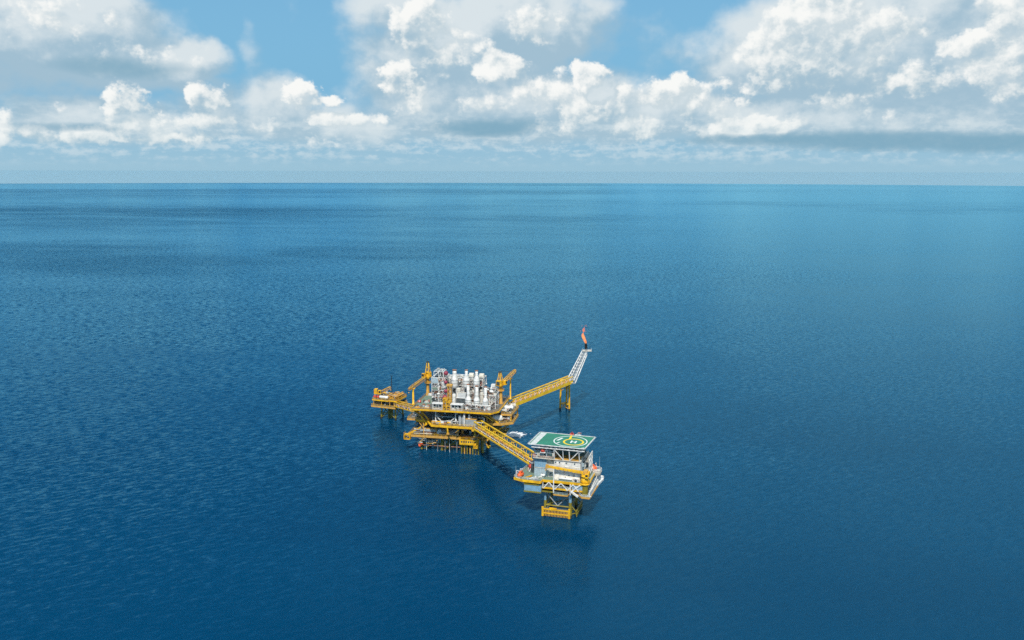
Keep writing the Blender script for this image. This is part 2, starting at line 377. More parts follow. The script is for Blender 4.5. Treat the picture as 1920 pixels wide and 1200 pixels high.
# cloud shade put in as steeper waves, pale sheen at right as flatter waves
cloud_shade = None
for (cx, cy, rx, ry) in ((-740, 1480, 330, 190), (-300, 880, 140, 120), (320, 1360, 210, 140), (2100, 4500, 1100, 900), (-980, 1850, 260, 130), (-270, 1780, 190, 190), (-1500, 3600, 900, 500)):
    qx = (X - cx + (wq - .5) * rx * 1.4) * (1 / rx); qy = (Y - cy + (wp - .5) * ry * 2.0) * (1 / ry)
    g_ = (1.0 - (qx * qx + qy * qy) * .5).max(0.0); cloud_shade = g_ if cloud_shade is None else cloud_shade.max(g_)
right_sheen = (X - Y * .10).step(-90, 420) * Y.step(380, 1000)
gust_shade = gust_shade * (1.0 - right_sheen * .6) * (1.0 + cloud_shade.step(0, .8) * .9)
along = (w1 * 1.15 + w2 * 1.0 + w4 * .14) * gust_shade
cross = w3 * .55 * gust_shade
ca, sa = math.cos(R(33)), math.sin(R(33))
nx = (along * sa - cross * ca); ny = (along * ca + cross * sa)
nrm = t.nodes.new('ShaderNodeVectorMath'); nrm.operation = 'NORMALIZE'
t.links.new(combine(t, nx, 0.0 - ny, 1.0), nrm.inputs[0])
t.nodes.remove(b)
body = t.nodes.new('ShaderNodeSubsurfaceScattering'); body.falloff = 'BURLEY'; t.links.new(nrm.outputs[0], body.inputs['Normal'])
body.inputs['Scale'].default_value = 7.0; body.inputs['Radius'].default_value = (1, 1, 1)
t.links.new(mixc(t, wq.step(.3, .7), (.0001, .034, .086), (.0002, .042, .102)), body.inputs['Color'])
dif = t.nodes.new('ShaderNodeBsdfDiffuse'); t.links.new(nrm.outputs[0], dif.inputs['Normal']); t.links.new(body.inputs['Color'].links[0].from_socket, dif.inputs['Color'])
bm = t.nodes.new('ShaderNodeMixShader'); bm.inputs[0].default_value = .2; t.links.new(body.outputs[0], bm.inputs[1]); t.links.new(dif.outputs[0], bm.inputs[2])
gl = t.nodes.new('ShaderNodeBsdfGlossy'); gl.inputs['Roughness'].default_value = .2; gl.inputs['Color'].default_value = (.34, .80, 1.0, 1)
t.links.new(nrm.outputs[0], gl.inputs['Normal'])
fr_ = t.nodes.new('ShaderNodeFresnel'); fr_.inputs['IOR'].default_value = 1.333; t.links.new(nrm.outputs[0], fr_.inputs['Normal'])
mx = t.nodes.new('ShaderNodeMixShader'); t.links.new((V(t, fr_.outputs[0]) * .98).s, mx.inputs[0]); t.links.new(bm.outputs[0], mx.inputs[1]); t.links.new(gl.outputs[0], mx.inputs[2])
mo = [q for q in t.nodes if q.type == 'OUTPUT_MATERIAL'][0]; t.links.new(mx.outputs[0], mo.inputs['Surface'])
me = bpy.data.meshes.new('sea'); me.from_pydata(vs, [], fs); me.materials.append(wm)
me.polygons.foreach_set('use_smooth', [True] * len(fs)); me.update()
sea = bpy.data.objects.new('sea', me); COL.objects.link(sea); sea['kind'] = 'structure'
# the air over the sea: one even box of thin haze round everything, the sky outside it
hm = bpy.data.materials.new('air_haze'); hm.use_nodes = True; t = hm.node_tree; t.nodes.clear()
ho = t.nodes.new('ShaderNodeOutputMaterial'); hv = t.nodes.new('ShaderNodeVolumePrincipled'); t.links.new(hv.outputs[0], ho.inputs['Volume'])
hv.inputs['Color'].default_value = (.40, .78, 1.0, 1); hv.inputs['Density'].default_value = HAZE; hv.inputs['Anisotropy'].default_value = 0.0
HB = rs[-1] + 500; zb_ = -rs[-1] ** 2 / (2 * EARTH) - 1.5; zt_ = 166.0
me = bpy.data.meshes.new('haze'); me.from_pydata([(x, y, z) for z in (zb_, zt_) for y in (-HB, HB) for x in (-HB, HB)], [], [(0, 2, 3, 1), (4, 5, 7, 6), (0, 1, 5, 4), (2, 6, 7, 3), (0, 4, 6, 2), (1, 3, 7, 5)])
me.materials.append(hm); ho_ = bpy.data.objects.new('haze', me); COL.objects.link(ho_); ho_['kind'] = 'stuff'

# ------------------------------------------------------------------ shared builders
def exhaust(name, label, cat, fr, p, zs, rb, rn, group, m='white'):
    """zs = foot, body bottom, body top, shoulder, mouth heights above the base"""
    o = thing(name, label, cat, fr, p, 0, group)
    z0, z1, z2, z3, z4 = zs
    k = MB()
    for i in range(4):
        t_ = math.pi / 4 + i * math.pi / 2; c, s_ = math.cos(t_), math.sin(t_)
        k.bar((rb * c, rb * s_, z0), (rb * c * .9, rb * s_ * .9, z1 + .3), .28, 'white')
        t2 = t_ + math.pi / 2; k.bar((rb * c, rb * s_, z0 + .2), (rb * math.cos(t2), rb * math.sin(t2), z1), .16, 'grey')
    k.build('support_frame', o)
    k = MB(); h = z2 - z1
    k.lathe((0, 0, 0), [(rb * .55, z1 - .5), (rb * .85, z1), (rb, z1 + .15 * h), (rb, z2 - .12 * h), (rb * .93, z2), (rn * 1.05, z3)], m, 20)
    for q in (.18, .5, .82): k.lathe((0, 0, z1 + h * q), [(rb * 1.0, -.1), (rb * 1.06, -.1), (rb * 1.06, .1), (rb * 1.0, .1)], 'grey', 20)
    k.build('silencer_body', o)
    k = MB(); k.lathe((0, 0, 0), [(rn, z3 - .3), (rn, z4), (rn * .85, z4), (rn * .85, z4 - 1.2), (.02, z4 - 1.2)], m, 16)
    n = max(1, int((z4 - z3) / 2.2))
    for i in range(n): k.lathe((0, 0, z3 + (i + .5) * (z4 - z3) / n), [(rn, -.09), (rn * 1.09, -.09), (rn * 1.09, .09), (rn, .09)], 'cream', 16)
    sp_ = k.build('stack_pipe', o)
    k = MB(); k.lathe((0, 0, z4 - .35), [(rn * 1.02, 0), (rn * 1.16, 0), (rn * 1.16, .36), (rn * .86, .36)], 'rust', 16); k.build('rim', sp_)
    return o

def frame_tower(k, x0, x1, y0, y1, zs, nx, ny, m='white', w=.3, brace=True):
    xs = [x0 + (x1 - x0) * i / nx for i in range(nx + 1)]; ys = [y0 + (y1 - y0) * i / ny for i in range(ny + 1)]
    for x in xs:
        for y in ys:
            if x in (x0, x1) or y in (y0, y1): k.bar((x, y, zs[0]), (x, y, zs[-1]), w, m)
    for z in zs[1:]:
        for y in (y0, y1): k.bar((x0, y, z), (x1, y, z), w * .9, m)
        for x in (x0, x1): k.bar((x, y0, z), (x, y1, z), w * .9, m)
    if brace:
        for i, (za, zb) in enumerate(zip(zs, zs[1:])):
            j = i % nx; k.bar((xs[j], y0, za), (xs[j + 1], y0, zb), w * .6, m)
            k.bar((x1, ys[i % ny], zb), (x1, ys[i % ny + 1], za), w * .6, m)
            k.bar((x0, ys[i % ny], za), (x0, ys[i % ny + 1], zb), w * .6, m)

def module(name, label, cat, fr, p, sx, sy, zs, nx, ny, seed, n, mats=None, group=None, rails=True, roof=False):
    """an open steel frame with floors, full of pipes"""
    o = thing(name, label, cat, fr, p, 0, group); x0, x1, y0, y1 = -sx / 2, sx / 2, -sy / 2, sy / 2
    k = MB(); frame_tower(k, x0, x1, y0, y1, zs, nx, ny); k.build('steel_frame', o)
    for z in zs[1:(None if roof else -1)]:
        k = MB(); k.box(x0, x1, y0, y1, z - .12, z + .06, 'deckgrey'); f = k.build('floor_grating', o)
        if rails: k = MB(); k.rail([(x0, y1, z), (x0, y0, z), (x1, y0, z), (x1, y1, z)], 'white', 1.1, .05); k.build('handrail', f)
    k = MB(); kw = dict(mats=mats) if mats else {}
    for i, (za, zb) in enumerate(zip(zs, zs[1:])): clutter(k, x0 + .4, x1 - .4, y0 - .2, y1 - .4, za + .4, zb - .2, n, seed + i, **kw)
    q = random.Random(seed + 7)
    for _ in range(n * 2):
        x, z = q.uniform(x0, x1), q.uniform(zs[0] + .3, zs[-1]); y = y0 - q.uniform(-.9, .35); d = q.uniform(.12, .38); mm = q.choice(('rust', 'cream', 'dark', 'grey', 'silver', 'cream', 'pink', 'white', 'dark'))
        if q.random() < .5: k.box(x - d, x + d, y - d * .6, y + d * .6, z - d, z + d, mm)
        elif q.random() < .5: k.tube((x, y, z), (x + q.uniform(.6, 2.2), y, z), d * .45, mm, 6)
        else: k.tube((x, y, z), (x, y, z - q.uniform(.6, 2.0)), d * .45, mm, 6)
    k.build('pipework', o)
    q = random.Random(seed + 99)
    for i, (za, zb) in enumerate(zip(zs, zs[1:])):
        k = MB(); r = min(1.25, (zb - za) * .34); k.vessel((q.uniform(x0 + 2, x1 - 2), y0 + 1.6 + q.uniform(0, 1.2), za + r + .3), min(sx * .3, 3.4), r, q.choice(['white', 'silver', 'cream']), 'x'); k.build('vessel', o)
    return o

def deck(parent, name, poly, z, m='deckgrey', edge='yellow', th=.35, eh=1.1, rails=True, railm='yellow', skip=()):
    k = MB(); k.prism(poly, z - th, z, m); o = k.build(name, parent)
    k = MB(); n = len(poly)
    for i in range(n):
        a, c = Vector((*poly[i], 0)), Vector((*poly[(i + 1) % n], 0)); d = (c - a).normalized(); nn = Vector((d.y, -d.x, 0)) * .16
        k.bar(a + nn + Vector((0, 0, z - eh / 2 + .08)), c + nn + Vector((0, 0, z - eh / 2 + .08)), .3, edge, eh)
    k.build('edge_beam', o)
    if rails:
        k = MB()
        for i in range(n):
            if i in skip: continue
            a, c = poly[i], poly[(i + 1) % n]; k.rail([(*a, z), (*c, z)], railm, 1.15, .055)
        k.build('handrail', o)
    return o

def bridge(name, label, fr_pts, wdt, hgt, bays, m='yellow', side='ochre', pipes=('white', 'pink', 'ochre'), plate=False, brace='white'):
    """box truss between two points; chords, verticals, diagonals, walkway and pipes are its parts"""
    p, q = Vector(fr_pts[0]), Vector(fr_pts[1]); d = q - p; ln = d.length
    o = bpy.data.objects.new(name, None); COL.objects.link(o); o.location = p
    o.matrix_world = Matrix.Translation(p) @ d.to_track_quat('X', 'Z').to_matrix().to_4x4()
    tag(o, label, 'bridge')
    k = MB(); c = .6; s_ = ln / bays
    for y in (-wdt / 2, wdt / 2):
        for z in (0, hgt): k.bar((0, y, z), (ln, y, z), c, m)
        for i in range(bays + 1): k.bar((i * s_, y, 0), (i * s_, y, hgt), .22, m)
        for i in range(bays):
            a, e = (0, hgt) if i % 2 == 0 or brace == 'white' else (hgt, 0)
            k.bar((i * s_, y, a), (i * s_ + s_, y, e), .17, brace)
    for i in range(0, bays + 1, 2): k.bar((i * s_, -wdt / 2, hgt), (i * s_, wdt / 2, hgt), .18, m); k.bar((i * s_, -wdt / 2, 0), (i * s_, wdt / 2, 0), .26, m)
    k.build('truss', o)
    k = MB(); k.box(.2, ln - .2, -wdt / 2 + .3, wdt / 2 - .3, .12, .24, 'deckgrey'); k.build('walkway', o)
    if plate:
        for y in (-wdt / 2 - .44, wdt / 2 + .32):
            k = MB(); k.box(0, ln, y, y + .12, -.6, hgt * .40, m); k.build('side_plate', o)
    for i, pm in enumerate(pipes):
        k = MB(); y = -wdt / 2 + .9 + i * .95; k.tube((-.6, y, .75), (ln + .6, y, .75), .34 - .06 * (i % 2), pm, 8); k.build('pipeline', o)
    return o

def pedestal_crane(name, label, fr, ped, zb, zt, head_top, tip, rest=None, restz=0, r=1.0, ped_m='ochre'):
    """ped = local x, y; tip and rest in local coordinates of fr"""
    o = thing(name, label, 'crane', fr, (ped[0], ped[1], zb)); Z = zt - zb
    k = MB(); k.lathe((0, 0, 0), [(r * 1.35, 0), (r * 1.35, .4), (r, 1.2), (r, Z - 1.3), (r * 1.5, Z - .3), (r * 1.5, Z)], ped_m, 14); k.build('pedestal', o)
    k = MB(); k.lathe((0, 0, Z - 3.2), [(r * 1.02, 0), (r * 2.1, 0), (r * 2.1, .18), (r * 1.02, .18)], 'ochre', 16); k.rail([(r * 2 * math.cos(a), r * 2 * math.sin(a), Z - 3) for a in [i * math.pi / 5 for i in range(11)]], 'yellow', 1.1, .06, 1.5); k.build('ring_platform', o)
    T = Vector((tip[0] - ped[0], tip[1] - ped[1], tip[2] - zb)); d = Vector((T.x, T.y, 0)).normalized(); e = Vector((-d.y, d.x, 0))
    k = MB(); B = lambda f, s_, z: d * f + e * s_ + Vector((0, 0, Z + z))
    def block(f0, f1, s0, s1, z0, z1, m):
        vs = [B(f, s_, z) for z in (z0, z1) for s_ in (s0, s1) for f in (f0, f1)]
        k.add(vs, [(0, 2, 3, 1), (4, 5, 7, 6), (0, 1, 5, 4), (2, 6, 7, 3), (0, 4, 6, 2), (1, 3, 7, 5)], m)
    block(-2.6, 1.9, -1.7, 1.7, 0, 1.0, 'yellow'); block(-2.6, -.6, -1.6, 1.6, 1.0, 3.2, 'yellow'); block(-2.9, -2.6, -1.1, 1.1, .7, 2.6, 'dark')
    k.build('machinery_house', o)
    k = MB(); block(.5, 2.3, -2.9, -1.4, .4, 2.9, 'yellow'); cb = k.build('cab', o)
    k = MB(); block(2.3, 2.36, -2.8, -1.5, 1.2, 2.6, 'glass'); block(.9, 2.1, -2.96, -2.9, 1.2, 2.6, 'glass'); k.build('window', cb)
    k = MB(); ht = head_top - zt
    for s_ in (-1.2, 1.2):
        k.bar(B(1.2, s_, 1), B(-.6, s_ * .45, ht), .42, 'yellow'); k.bar(B(-2.2, s_, 1), B(-.8, s_ * .45, ht), .36, 'yellow')
    for q in (.35, .65, .95): k.bar(B(1.2 - 1.8 * q, -1.2 + .66 * q, 1 + (ht - 1) * q), B(1.2 - 1.8 * q, 1.2 - .66 * q, 1 + (ht - 1) * q), .25, 'yellow')
    block(-1.2, -.1, -.8, .8, ht - .2, ht + .5, 'dark')
    k.build('gantry', o)
    foot = B(1.6, 0, .9)
    k = MB(); ax = (T - foot); ln = ax.length; ax.normalize(); up = e.cross(ax) * -1
    if up.z < 0: up = -up
    n = max(6, int(ln / 2.0)); hw = .75
    def P(i, s_, u):
        f = i / n; sc = min(1, .35 + f * 4) * (1 if f < .8 else 1 - (f - .8) * 2.2); return foot + ax * (ln * f) + e * (s_ * hw * sc) + up * (u * hw * sc)
    for i in range(n):
        for s_ in (-1, 1):
            for u in (-1, 1): k.bar(P(i, s_, u), P(i + 1, s_, u), .26, 'yellow' if u > 0 else 'ochre')
            k.bar(P(i, s_, -1), P(i + 1, s_, 1), .16, 'ochre')
        k.bar(P(i, -1, 1), P(i + 1, 1, 1), .16, 'ochre'); k.bar(P(i, -1, -1), P(i + 1, 1, -1), .16, 'ochre'); k.bar(P(i, -1, 1), P(i, 1, 1), .18, 'ochre')
    bo = k.build('boom', o)
    k = MB(); top = B(-.7, 0, ht + .2)
    for s_ in (-.5, .5): k.tube(top + e * s_, P(n - 1, s_, 1), .05, 'dark', 5)
    k.build('pendant_rope', o)
    k = MB(); tp = P(n, 0, 0); k.tube(tp, tp + Vector((0, 0, -1.6)), .05, 'dark', 5); k.lathe(tp + Vector((0, 0, -2.3)), [(.02, 0), (.28, .2), (.28, .6), (.05, .8)], 'yellow', 8); k.build('hook', bo)
    return o

def post(name, label, fr, p, h, r, m='yellow', cat='boom rest'):
    o = thing(name, label, cat, fr, p)
    k = MB(); k.lathe((0, 0, 0), [(r * 1.5, 0), (r * 1.5, .3), (r, .5), (r * .85, h)], m, 12); k.build('column', o)
    k = MB(); k.bar((-1.1, 0, h + .15), (1.1, 0, h + .15), .5, m); k.bar((-1.1, 0, h), (-1.1, 0, h + 1.0), .25, m); k.bar((1.1, 0, h), (1.1, 0, h + 1.0), .25, m); k.build('cradle', o)
    return o
def h_vessel(name, label, fr, p, ln, r, m, axis='x', rz=0, cat='tank', group=None, band=None):
    o = thing(name, label, cat, fr, p, rz, group)
    k = MB(); k.vessel((0, 0, r + .5), ln, r, m, axis, 16)
    if band: k.lathe((0, 0, r + .5), [(r * 1.03, -ln * .12), (r * 1.03, ln * .12)], band, 16, axis)
    k.build('shell', o)
    for s_ in (-.32, .32):
        k = MB(); c = ln * s_
        if axis == 'x': k.box(c - .2, c + .2, -r * .7, r * .7, 0, r * .8, 'grey')
        else: k.box(-r * .7, r * .7, c - .2, c + .2, 0, r * .8, 'grey')
        k.build('saddle', o)
    k = MB(); k.lathe((0, 0, 2 * r + .4), [(r * .3, 0), (r * .3, .5), (r * .38, .5), (r * .38, .65), (.02, .65)], 'grey', 10); k.build('manhole', o)
    return o
def v_tank(name, label, fr, p, h, r, m, cat='tank', group=None, ring='grey'):
    o = thing(name, label, cat, fr, p, 0, group)
    k = MB(); k.lathe((0, 0, 0), [(r, 0), (r, h), (r * .8, h + r * .3), (.02, h + r * .45)], m, 18)
    for q in (.25, .55, .85): k.lathe((0, 0, h * q), [(r, -.08), (r * 1.04, -.08), (r * 1.04, .08), (r, .08)], ring, 18)
    k.build('shell', o)
    k = MB(); k.tube((0, 0, h + r * .3), (0, 0, h + r * .45 + .7), r * .18, ring, 8); k.tube((r * .6, 0, h), (r * 1.2, 0, h + .5), .12, ring, 6); k.tube((r * 1.2, 0, h + .5), (r * 1.2, 0, .2), .12, ring, 6); k.build('pipe', o)
    k = MB()
    for s_ in (-.22, .22): k.bar((s_, -r - .12, .1), (s_, -r - .12, h), .07, 'white')
    for i in range(int(h / .5)): k.bar((-.22, -r - .12, .3 + i * .5), (.22, -r - .12, .3 + i * .5), .05, 'white')
    k.build('ladder', o)
    return o
def skid(name, label, fr, p, sx, sy, sz, m, seed, cat='skid', group=None, rz=0, base='grey', n=14):
    o = thing(name, label, cat, fr, p, rz, group)
    k = MB(); k.box(-sx / 2, sx / 2, -sy / 2, sy / 2, 0, .3, base); k.build('base', o)
    k = MB(); k.frustum((-sx * .42, sx * .42, -sy * .4, sy * .4), .3, (-sx * .4, sx * .4, -sy * .36, sy * .36), sz * .62, m); k.box(-sx * .2, sx * .25, -sy * .3, sy * .3, sz * .62, sz * .8, m); k.build('housing', o)
    k = MB(); clutter(k, -sx * .48, sx * .48, -sy * .5, sy * .48, .5, sz, n, seed, rmax=.16); k.build('pipework', o)
    return o
def mast(name, label, fr, p, h, w=.35, m='dark', spikes=2):
    o = thing(name, label, 'mast', fr, p)
    k = MB()
    for a in range(3): 
        t_ = a * 2.094; k.bar((w * math.cos(t_), w * math.sin(t_), 0), (w * .35 * math.cos(t_), w * .35 * math.sin(t_), h), .12, m)
    for i in range(int(h / 1.3)):
        f = i * 1.3 / h; g_ = min(1, f + 1.3 / h)
        for a in range(3):
            t_, u_ = a * 2.094, a * 2.094 + 2.094; s0, s1 = w * (1 - .65 * f), w * (1 - .65 * g_)
            k.bar((s0 * math.cos(t_), s0 * math.sin(t_), h * f), (s1 * math.cos(u_), s1 * math.sin(u_), h * g_), .06, m)
    k.build('lattice', o)
    k = MB()
    for i in range(spikes): k.bar((-.8 + 1.6 * i / max(1, spikes - 1), 0, h), (-.8 + 1.6 * i / max(1, spikes - 1), 0, h + 1.2), .08, m)
    k.bar((-1, 0, h), (1, 0, h), .1, m); k.build('aerial', o)
    return o

# ================================================================== PROCESS PLATFORM
PP = thing('process_platform', 'largest yellow offshore platform, white process plant and stacks crowded on its decks', 'oil platform', M, (0, 0, 0))
LX, LY = (-16, -4, 8, 19.5), (-7.5, 8)
for x in LX:
    for y in LY:
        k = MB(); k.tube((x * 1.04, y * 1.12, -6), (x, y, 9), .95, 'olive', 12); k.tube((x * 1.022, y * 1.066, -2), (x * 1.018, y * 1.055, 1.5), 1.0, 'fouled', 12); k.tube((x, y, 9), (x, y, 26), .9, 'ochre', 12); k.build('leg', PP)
for y in LY:
    k = MB()
    for a, c in zip(LX, LX[1:]):
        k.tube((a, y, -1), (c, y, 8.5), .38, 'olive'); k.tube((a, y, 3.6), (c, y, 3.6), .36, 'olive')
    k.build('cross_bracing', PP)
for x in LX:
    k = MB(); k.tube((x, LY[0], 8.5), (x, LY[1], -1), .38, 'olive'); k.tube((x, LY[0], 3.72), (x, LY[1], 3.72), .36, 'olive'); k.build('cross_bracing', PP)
for i in range(7):                                                   # conductors under the yellow box
    k = MB(); x = 8.6 + i * 1.65; k.tube((x, -12.0 + .25 * (i % 2), -4), (x, -12.0 + .25 * (i % 2), 6.4), .42, 'ochre' if i % 2 else 'olive', 8); k.build('conductor', PP)
for i in range(6):                                                   # well conductors in the dark middle
    for j in range(2):
        k = MB(); x = -9 + i * 2.6; y = -6 + j * 4.5; k.tube((x, y, -4), (x, y, 10), .3, 'olive', 8); k.build('conductor', PP)
for x, y, m in ((-1.5, -11, 'grey'), (1.2, -11.2, 'white'), (5.5, -11, 'grey'), (-6, -11, 'grey'), (-13, -10, 'white'), (14, -9, 'grey')):
    k = MB(); k.tube((x, y, -3), (x, y, 9), .16, m, 6); k.build('riser', PP)
# low walkway with rusty pipes just above the water
k = MB()
for y in (-9.2, -6): k.tube((-17, y, 2.6), (8, y, 2.6), .26, 'maroon' if y > -7 else 'rust')
k.tube((-17.5, -9.4, 2.2), (-15.5, -9.4, 3.4), 1.0, 'orange', 10, .6); k.build('sea_line', PP)
# low deck
deck(PP, 'lower_deck', [(-23, -12.5), (8, -12.5), (8, -8.5), (20.5, -8.5), (20.5, 9.5), (-23, 9.5)], 9.6, 'deckgrey', 'ochre', eh=1.3)
k = MB(); k.box(7.8, 18.4, -14, -9.2, 5.9, 6.3, 'yellow'); k.box(7.8, 18.4, -14.1, -13.9, 6.3, 9.1, 'yellow'); k.box(7.8, 8.1, -13.9, -9.2, 6.3, 9.1, 'yellow'); k.box(18.1, 18.4, -13.9, -9.2, 6.3, 9.1, 'yellow')
for i in range(7): k.box(8.8 + i * 1.35, 9.6 + i * 1.35, -14.16, -14.1, 7.2, 8.2, 'dark')
k.rail([(7.8, -14, 9.1), (18.4, -14, 9.1), (18.4, -9.2, 9.1)], 'yellow', 1.1, .06); k.build('access_platform', PP)
k = MB(); frame_tower(k, 16.5, 18.6, -15.2, -13.2, (4.6, 6, 8.8), 1, 1, 'yellow', .3); k.box(16.4, 18.7, -15.3, -13.1, 4.4, 4.7, 'yellow'); k.build('access_platform', PP)
k = MB(); k.box(-25.4, -21.6, -14.2, -11.2, 6.9, 7.2, 'yellow'); frame_tower(k, -25.2, -21.8, -14, -11.4, (7, 9.6), 1, 1, 'yellow', .45); k.box(-25.4, -21.6, -14.2, -11.2, 9.5, 9.75, 'yellow'); k.rail([(-21.6, -14.2, 9.7), (-25.4, -14.2, 9.7), (-25.4, -11.2, 9.7)], 'yellow'); k.build('corner_platform', PP)
k = MB(); clutter(k, -17, -6, -12.3, -9, 4.5, 8.5, 26, 31, ('white', 'grey', 'ochre', 'dark', 'white')); k.build('hanging_pipework', PP)
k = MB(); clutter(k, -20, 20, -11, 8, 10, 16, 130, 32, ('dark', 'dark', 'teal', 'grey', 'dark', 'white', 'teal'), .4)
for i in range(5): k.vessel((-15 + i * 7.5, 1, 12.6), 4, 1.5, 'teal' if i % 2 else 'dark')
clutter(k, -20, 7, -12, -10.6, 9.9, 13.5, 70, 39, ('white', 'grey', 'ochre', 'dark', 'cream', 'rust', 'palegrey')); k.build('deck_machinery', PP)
for x in (-14, -6.5, -.5, 6.5):
    k = MB(); k.bar((x, -11.6, 9.6), (x, -11.6, 16.8), .5, 'ochre'); k.bar((x, -11.6, 13.5), (x - 2.6, -11.6, 16.8), .35, 'ochre'); k.build('column', PP)
# mid deck
MIDZ = 17.6
deck(PP, 'middle_deck', [(-8, -16.5), (17, -17), (17, -20.6), (23.5, -20.6), (23.5, -9), (23.5, 10), (-19.5, 10), (-19.5, -8.5), (-10, -9)], MIDZ, 'deckgrey', 'yellow', eh=1.3)
k = MB(); k.box(-26, -19.6, -5, 7, MIDZ - 1.2, MIDZ - .9, 'deckgrey'); k.box(-26.2, -25.9, -5, 7, MIDZ - 1.7, MIDZ - .7, 'ochre'); k.box(-26, -19.6, -5.2, -4.9, MIDZ - 1.7, MIDZ - .7, 'ochre'); k.rail([(-19.6, -5, MIDZ - .9), (-26, -5, MIDZ - .9), (-26, 7, MIDZ - .9)], 'yellow'); k.build('side_platform', PP)
k = MB(); clutter(k, -25, -20, -4, 6, MIDZ - .6, MIDZ + 3, 26, 44, ('dark', 'teal', 'olive', 'grey', 'white')); k.build('side_platform_pipework', PP)
# yellow raking braces up the left end
for p_, q_ in (((-23, -12.2, 9.9), (-12.5, -10, 15.8)), ((-12.5, -10, 15.8), (-17, -9, 21)), ((-12, -10.5, 17.6), (-8.4, -16.2, 17.2)), ((-17, -9, 21), (-19.5, -14.5, 25.5)), ((-19, -8.5, 9.6), (-12, -9.5, 17)), ((-11, -9.4, 17.4), (-16.5, -13, 25.8))): k = MB(); k.bar(p_, q_, .8, 'yellow'); k.build('raking_brace', PP)
for x, y in ((1.5, -16.4), (17.5, -17.4)): k = MB(); k.bar((x, y, MIDZ - .8), (x + .3, y, MIDZ - 4.5), .7, 'yellow'); k.box(x - .5, x + 1.1, y - .5, y + .5, MIDZ - 5.4, MIDZ - 4.5, 'ochre'); k.build('hanging_bracket', PP)
# between the middle and the top deck
TOPZ = 26.5
k = MB()
for x in (-6.2, 5.6): k.bar((x, -13.5, MIDZ), (x, -13.5, TOPZ - .4), .55, 'white')
k.bar((-6, -13.5, 22.4), (-2, -13.5, MIDZ + .4), .5, 'white'); k.bar((-2.2, -13.5, MIDZ + .3), (.2, -13.5, MIDZ + .3), .5, 'white')
k.bar((1, -13.5, MIDZ + .6), (5.6, -13.5, MIDZ + 4.2), .45, 'white'); k.bar((-6, -13.4, 21.8), (5.6, -13.4, 21.8), .3, 'palegrey'); k.bar((5.6, -13.5, MIDZ + 4), (6.8, -13.5, MIDZ + .4), .4, 'white')
k.bar((-9, -13, 25.7), (-5.6, -13.4, 25.7), .5, 'white')
k.build('white_bracing', PP)
for x in (-16, 23):
    k = MB(); k.bar((x, -8.5, MIDZ), (x, -8.5, TOPZ), .8, 'ochre'); k.build('column', PP)
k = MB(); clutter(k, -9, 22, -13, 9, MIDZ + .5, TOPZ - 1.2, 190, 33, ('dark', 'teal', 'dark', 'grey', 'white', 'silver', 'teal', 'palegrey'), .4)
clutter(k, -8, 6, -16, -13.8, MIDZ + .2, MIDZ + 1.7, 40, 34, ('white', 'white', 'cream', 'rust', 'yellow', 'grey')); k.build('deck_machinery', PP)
k = MB()
for y in (-6, 0, 6): k.box(-18.5, 22.5, y - .3, y + .3, TOPZ - 1.4, TOPZ - .4, 'ochre')
k.build('deck_beam', PP)
# top deck
deck(PP, 'top_deck', [(-20, -17), (27, -17), (30.5, -12), (30.5, 17.5), (-20, 17.5)], TOPZ, 'deckgrey', 'yellow', eh=.95, railm='ochre')
k = MB(); k.box(-19.6, -11.5, -9, 17, TOPZ + .004, TOPZ + .03, 'deck'); k.build('green_deck_plating', PP)
# right wing, two levels
deck(PP, 'wing_deck', [(24, -10.5), (31, -10.5), (37.5, -6), (37.5, 10), (24, 10)], 18.8, 'deckgrey', 'ochre', eh=1.4)
deck(PP, 'wing_deck', [(30.6, -6), (36.5, -6), (37.5, 11), (30.6, 11)], 23.2, 'deckgrey', 'ochre', eh=1.0)
for p_, q_ in (((20, -9, 26), (30, -10.4, 18.6)), ((24, -10.4, 18), (20.5, -7.5, 10)), ((37, -5.5, 18), (21, -7, 9)), ((37, 9, 18), (21, 8, 9)), ((31, -5.6, 19), (31, -5.6, 23)), ((37, 10.5, 19), (37, 10.5, 23)), ((36.3, -5.6, 19), (36.3, -5.6, 23)), ((20, -14, 25.6), (27, -11, 20))): k = MB(); k.bar(p_, q_, .6, 'yellow'); k.build('raking_brace', PP)
k = MB(); clutter(k, 25, 36.5, -9.5, 9, 19, 22, 70, 35, ('white', 'cream', 'white', 'grey', 'dark', 'rust', 'cream')); clutter(k, 31, 36, -5, 10, 23.4, 25.6, 34, 36, ('white', 'cream', 'white', 'grey', 'pink')); k.build('wing_pipework', PP)
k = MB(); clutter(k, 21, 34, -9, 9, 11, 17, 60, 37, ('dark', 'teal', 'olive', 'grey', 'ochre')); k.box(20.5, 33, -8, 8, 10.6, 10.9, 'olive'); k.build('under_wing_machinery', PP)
k = MB(); k.rail([(20.5, -8.5, 9.7), (20.5, 9, 9.7)], 'ochre'); k.box(20.6, 24, -12, -8, 8.2, 8.5, 'ochre'); k.bar((20.6, -10, 8.3), (24.5, -12, 5.2), .6, 'ochre'); k.box(23.5, 25.5, -13, -11, 4.6, 5.6, 'yellow'); k.build('corner_platform', PP)
for a_, z_ in (((10.5, -16.2), MIDZ), ((-12, -15.5), 9.7)):
    k = MB()
    for s_ in (0, 1.0): k.bar((a_[0], a_[1] + s_, z_), (a_[0] - 4.5, a_[1] + s_, z_ - 4.2), .18, 'yellow')
    for i in range(12): k.box(a_[0] - 4.5 * i / 12 - .3, a_[0] - 4.5 * i / 12, a_[1], a_[1] + 1, z_ - 4.2 * i / 12 - .06, z_ - 4.2 * i / 12, 'deckgrey')
    k.build('stair', PP)

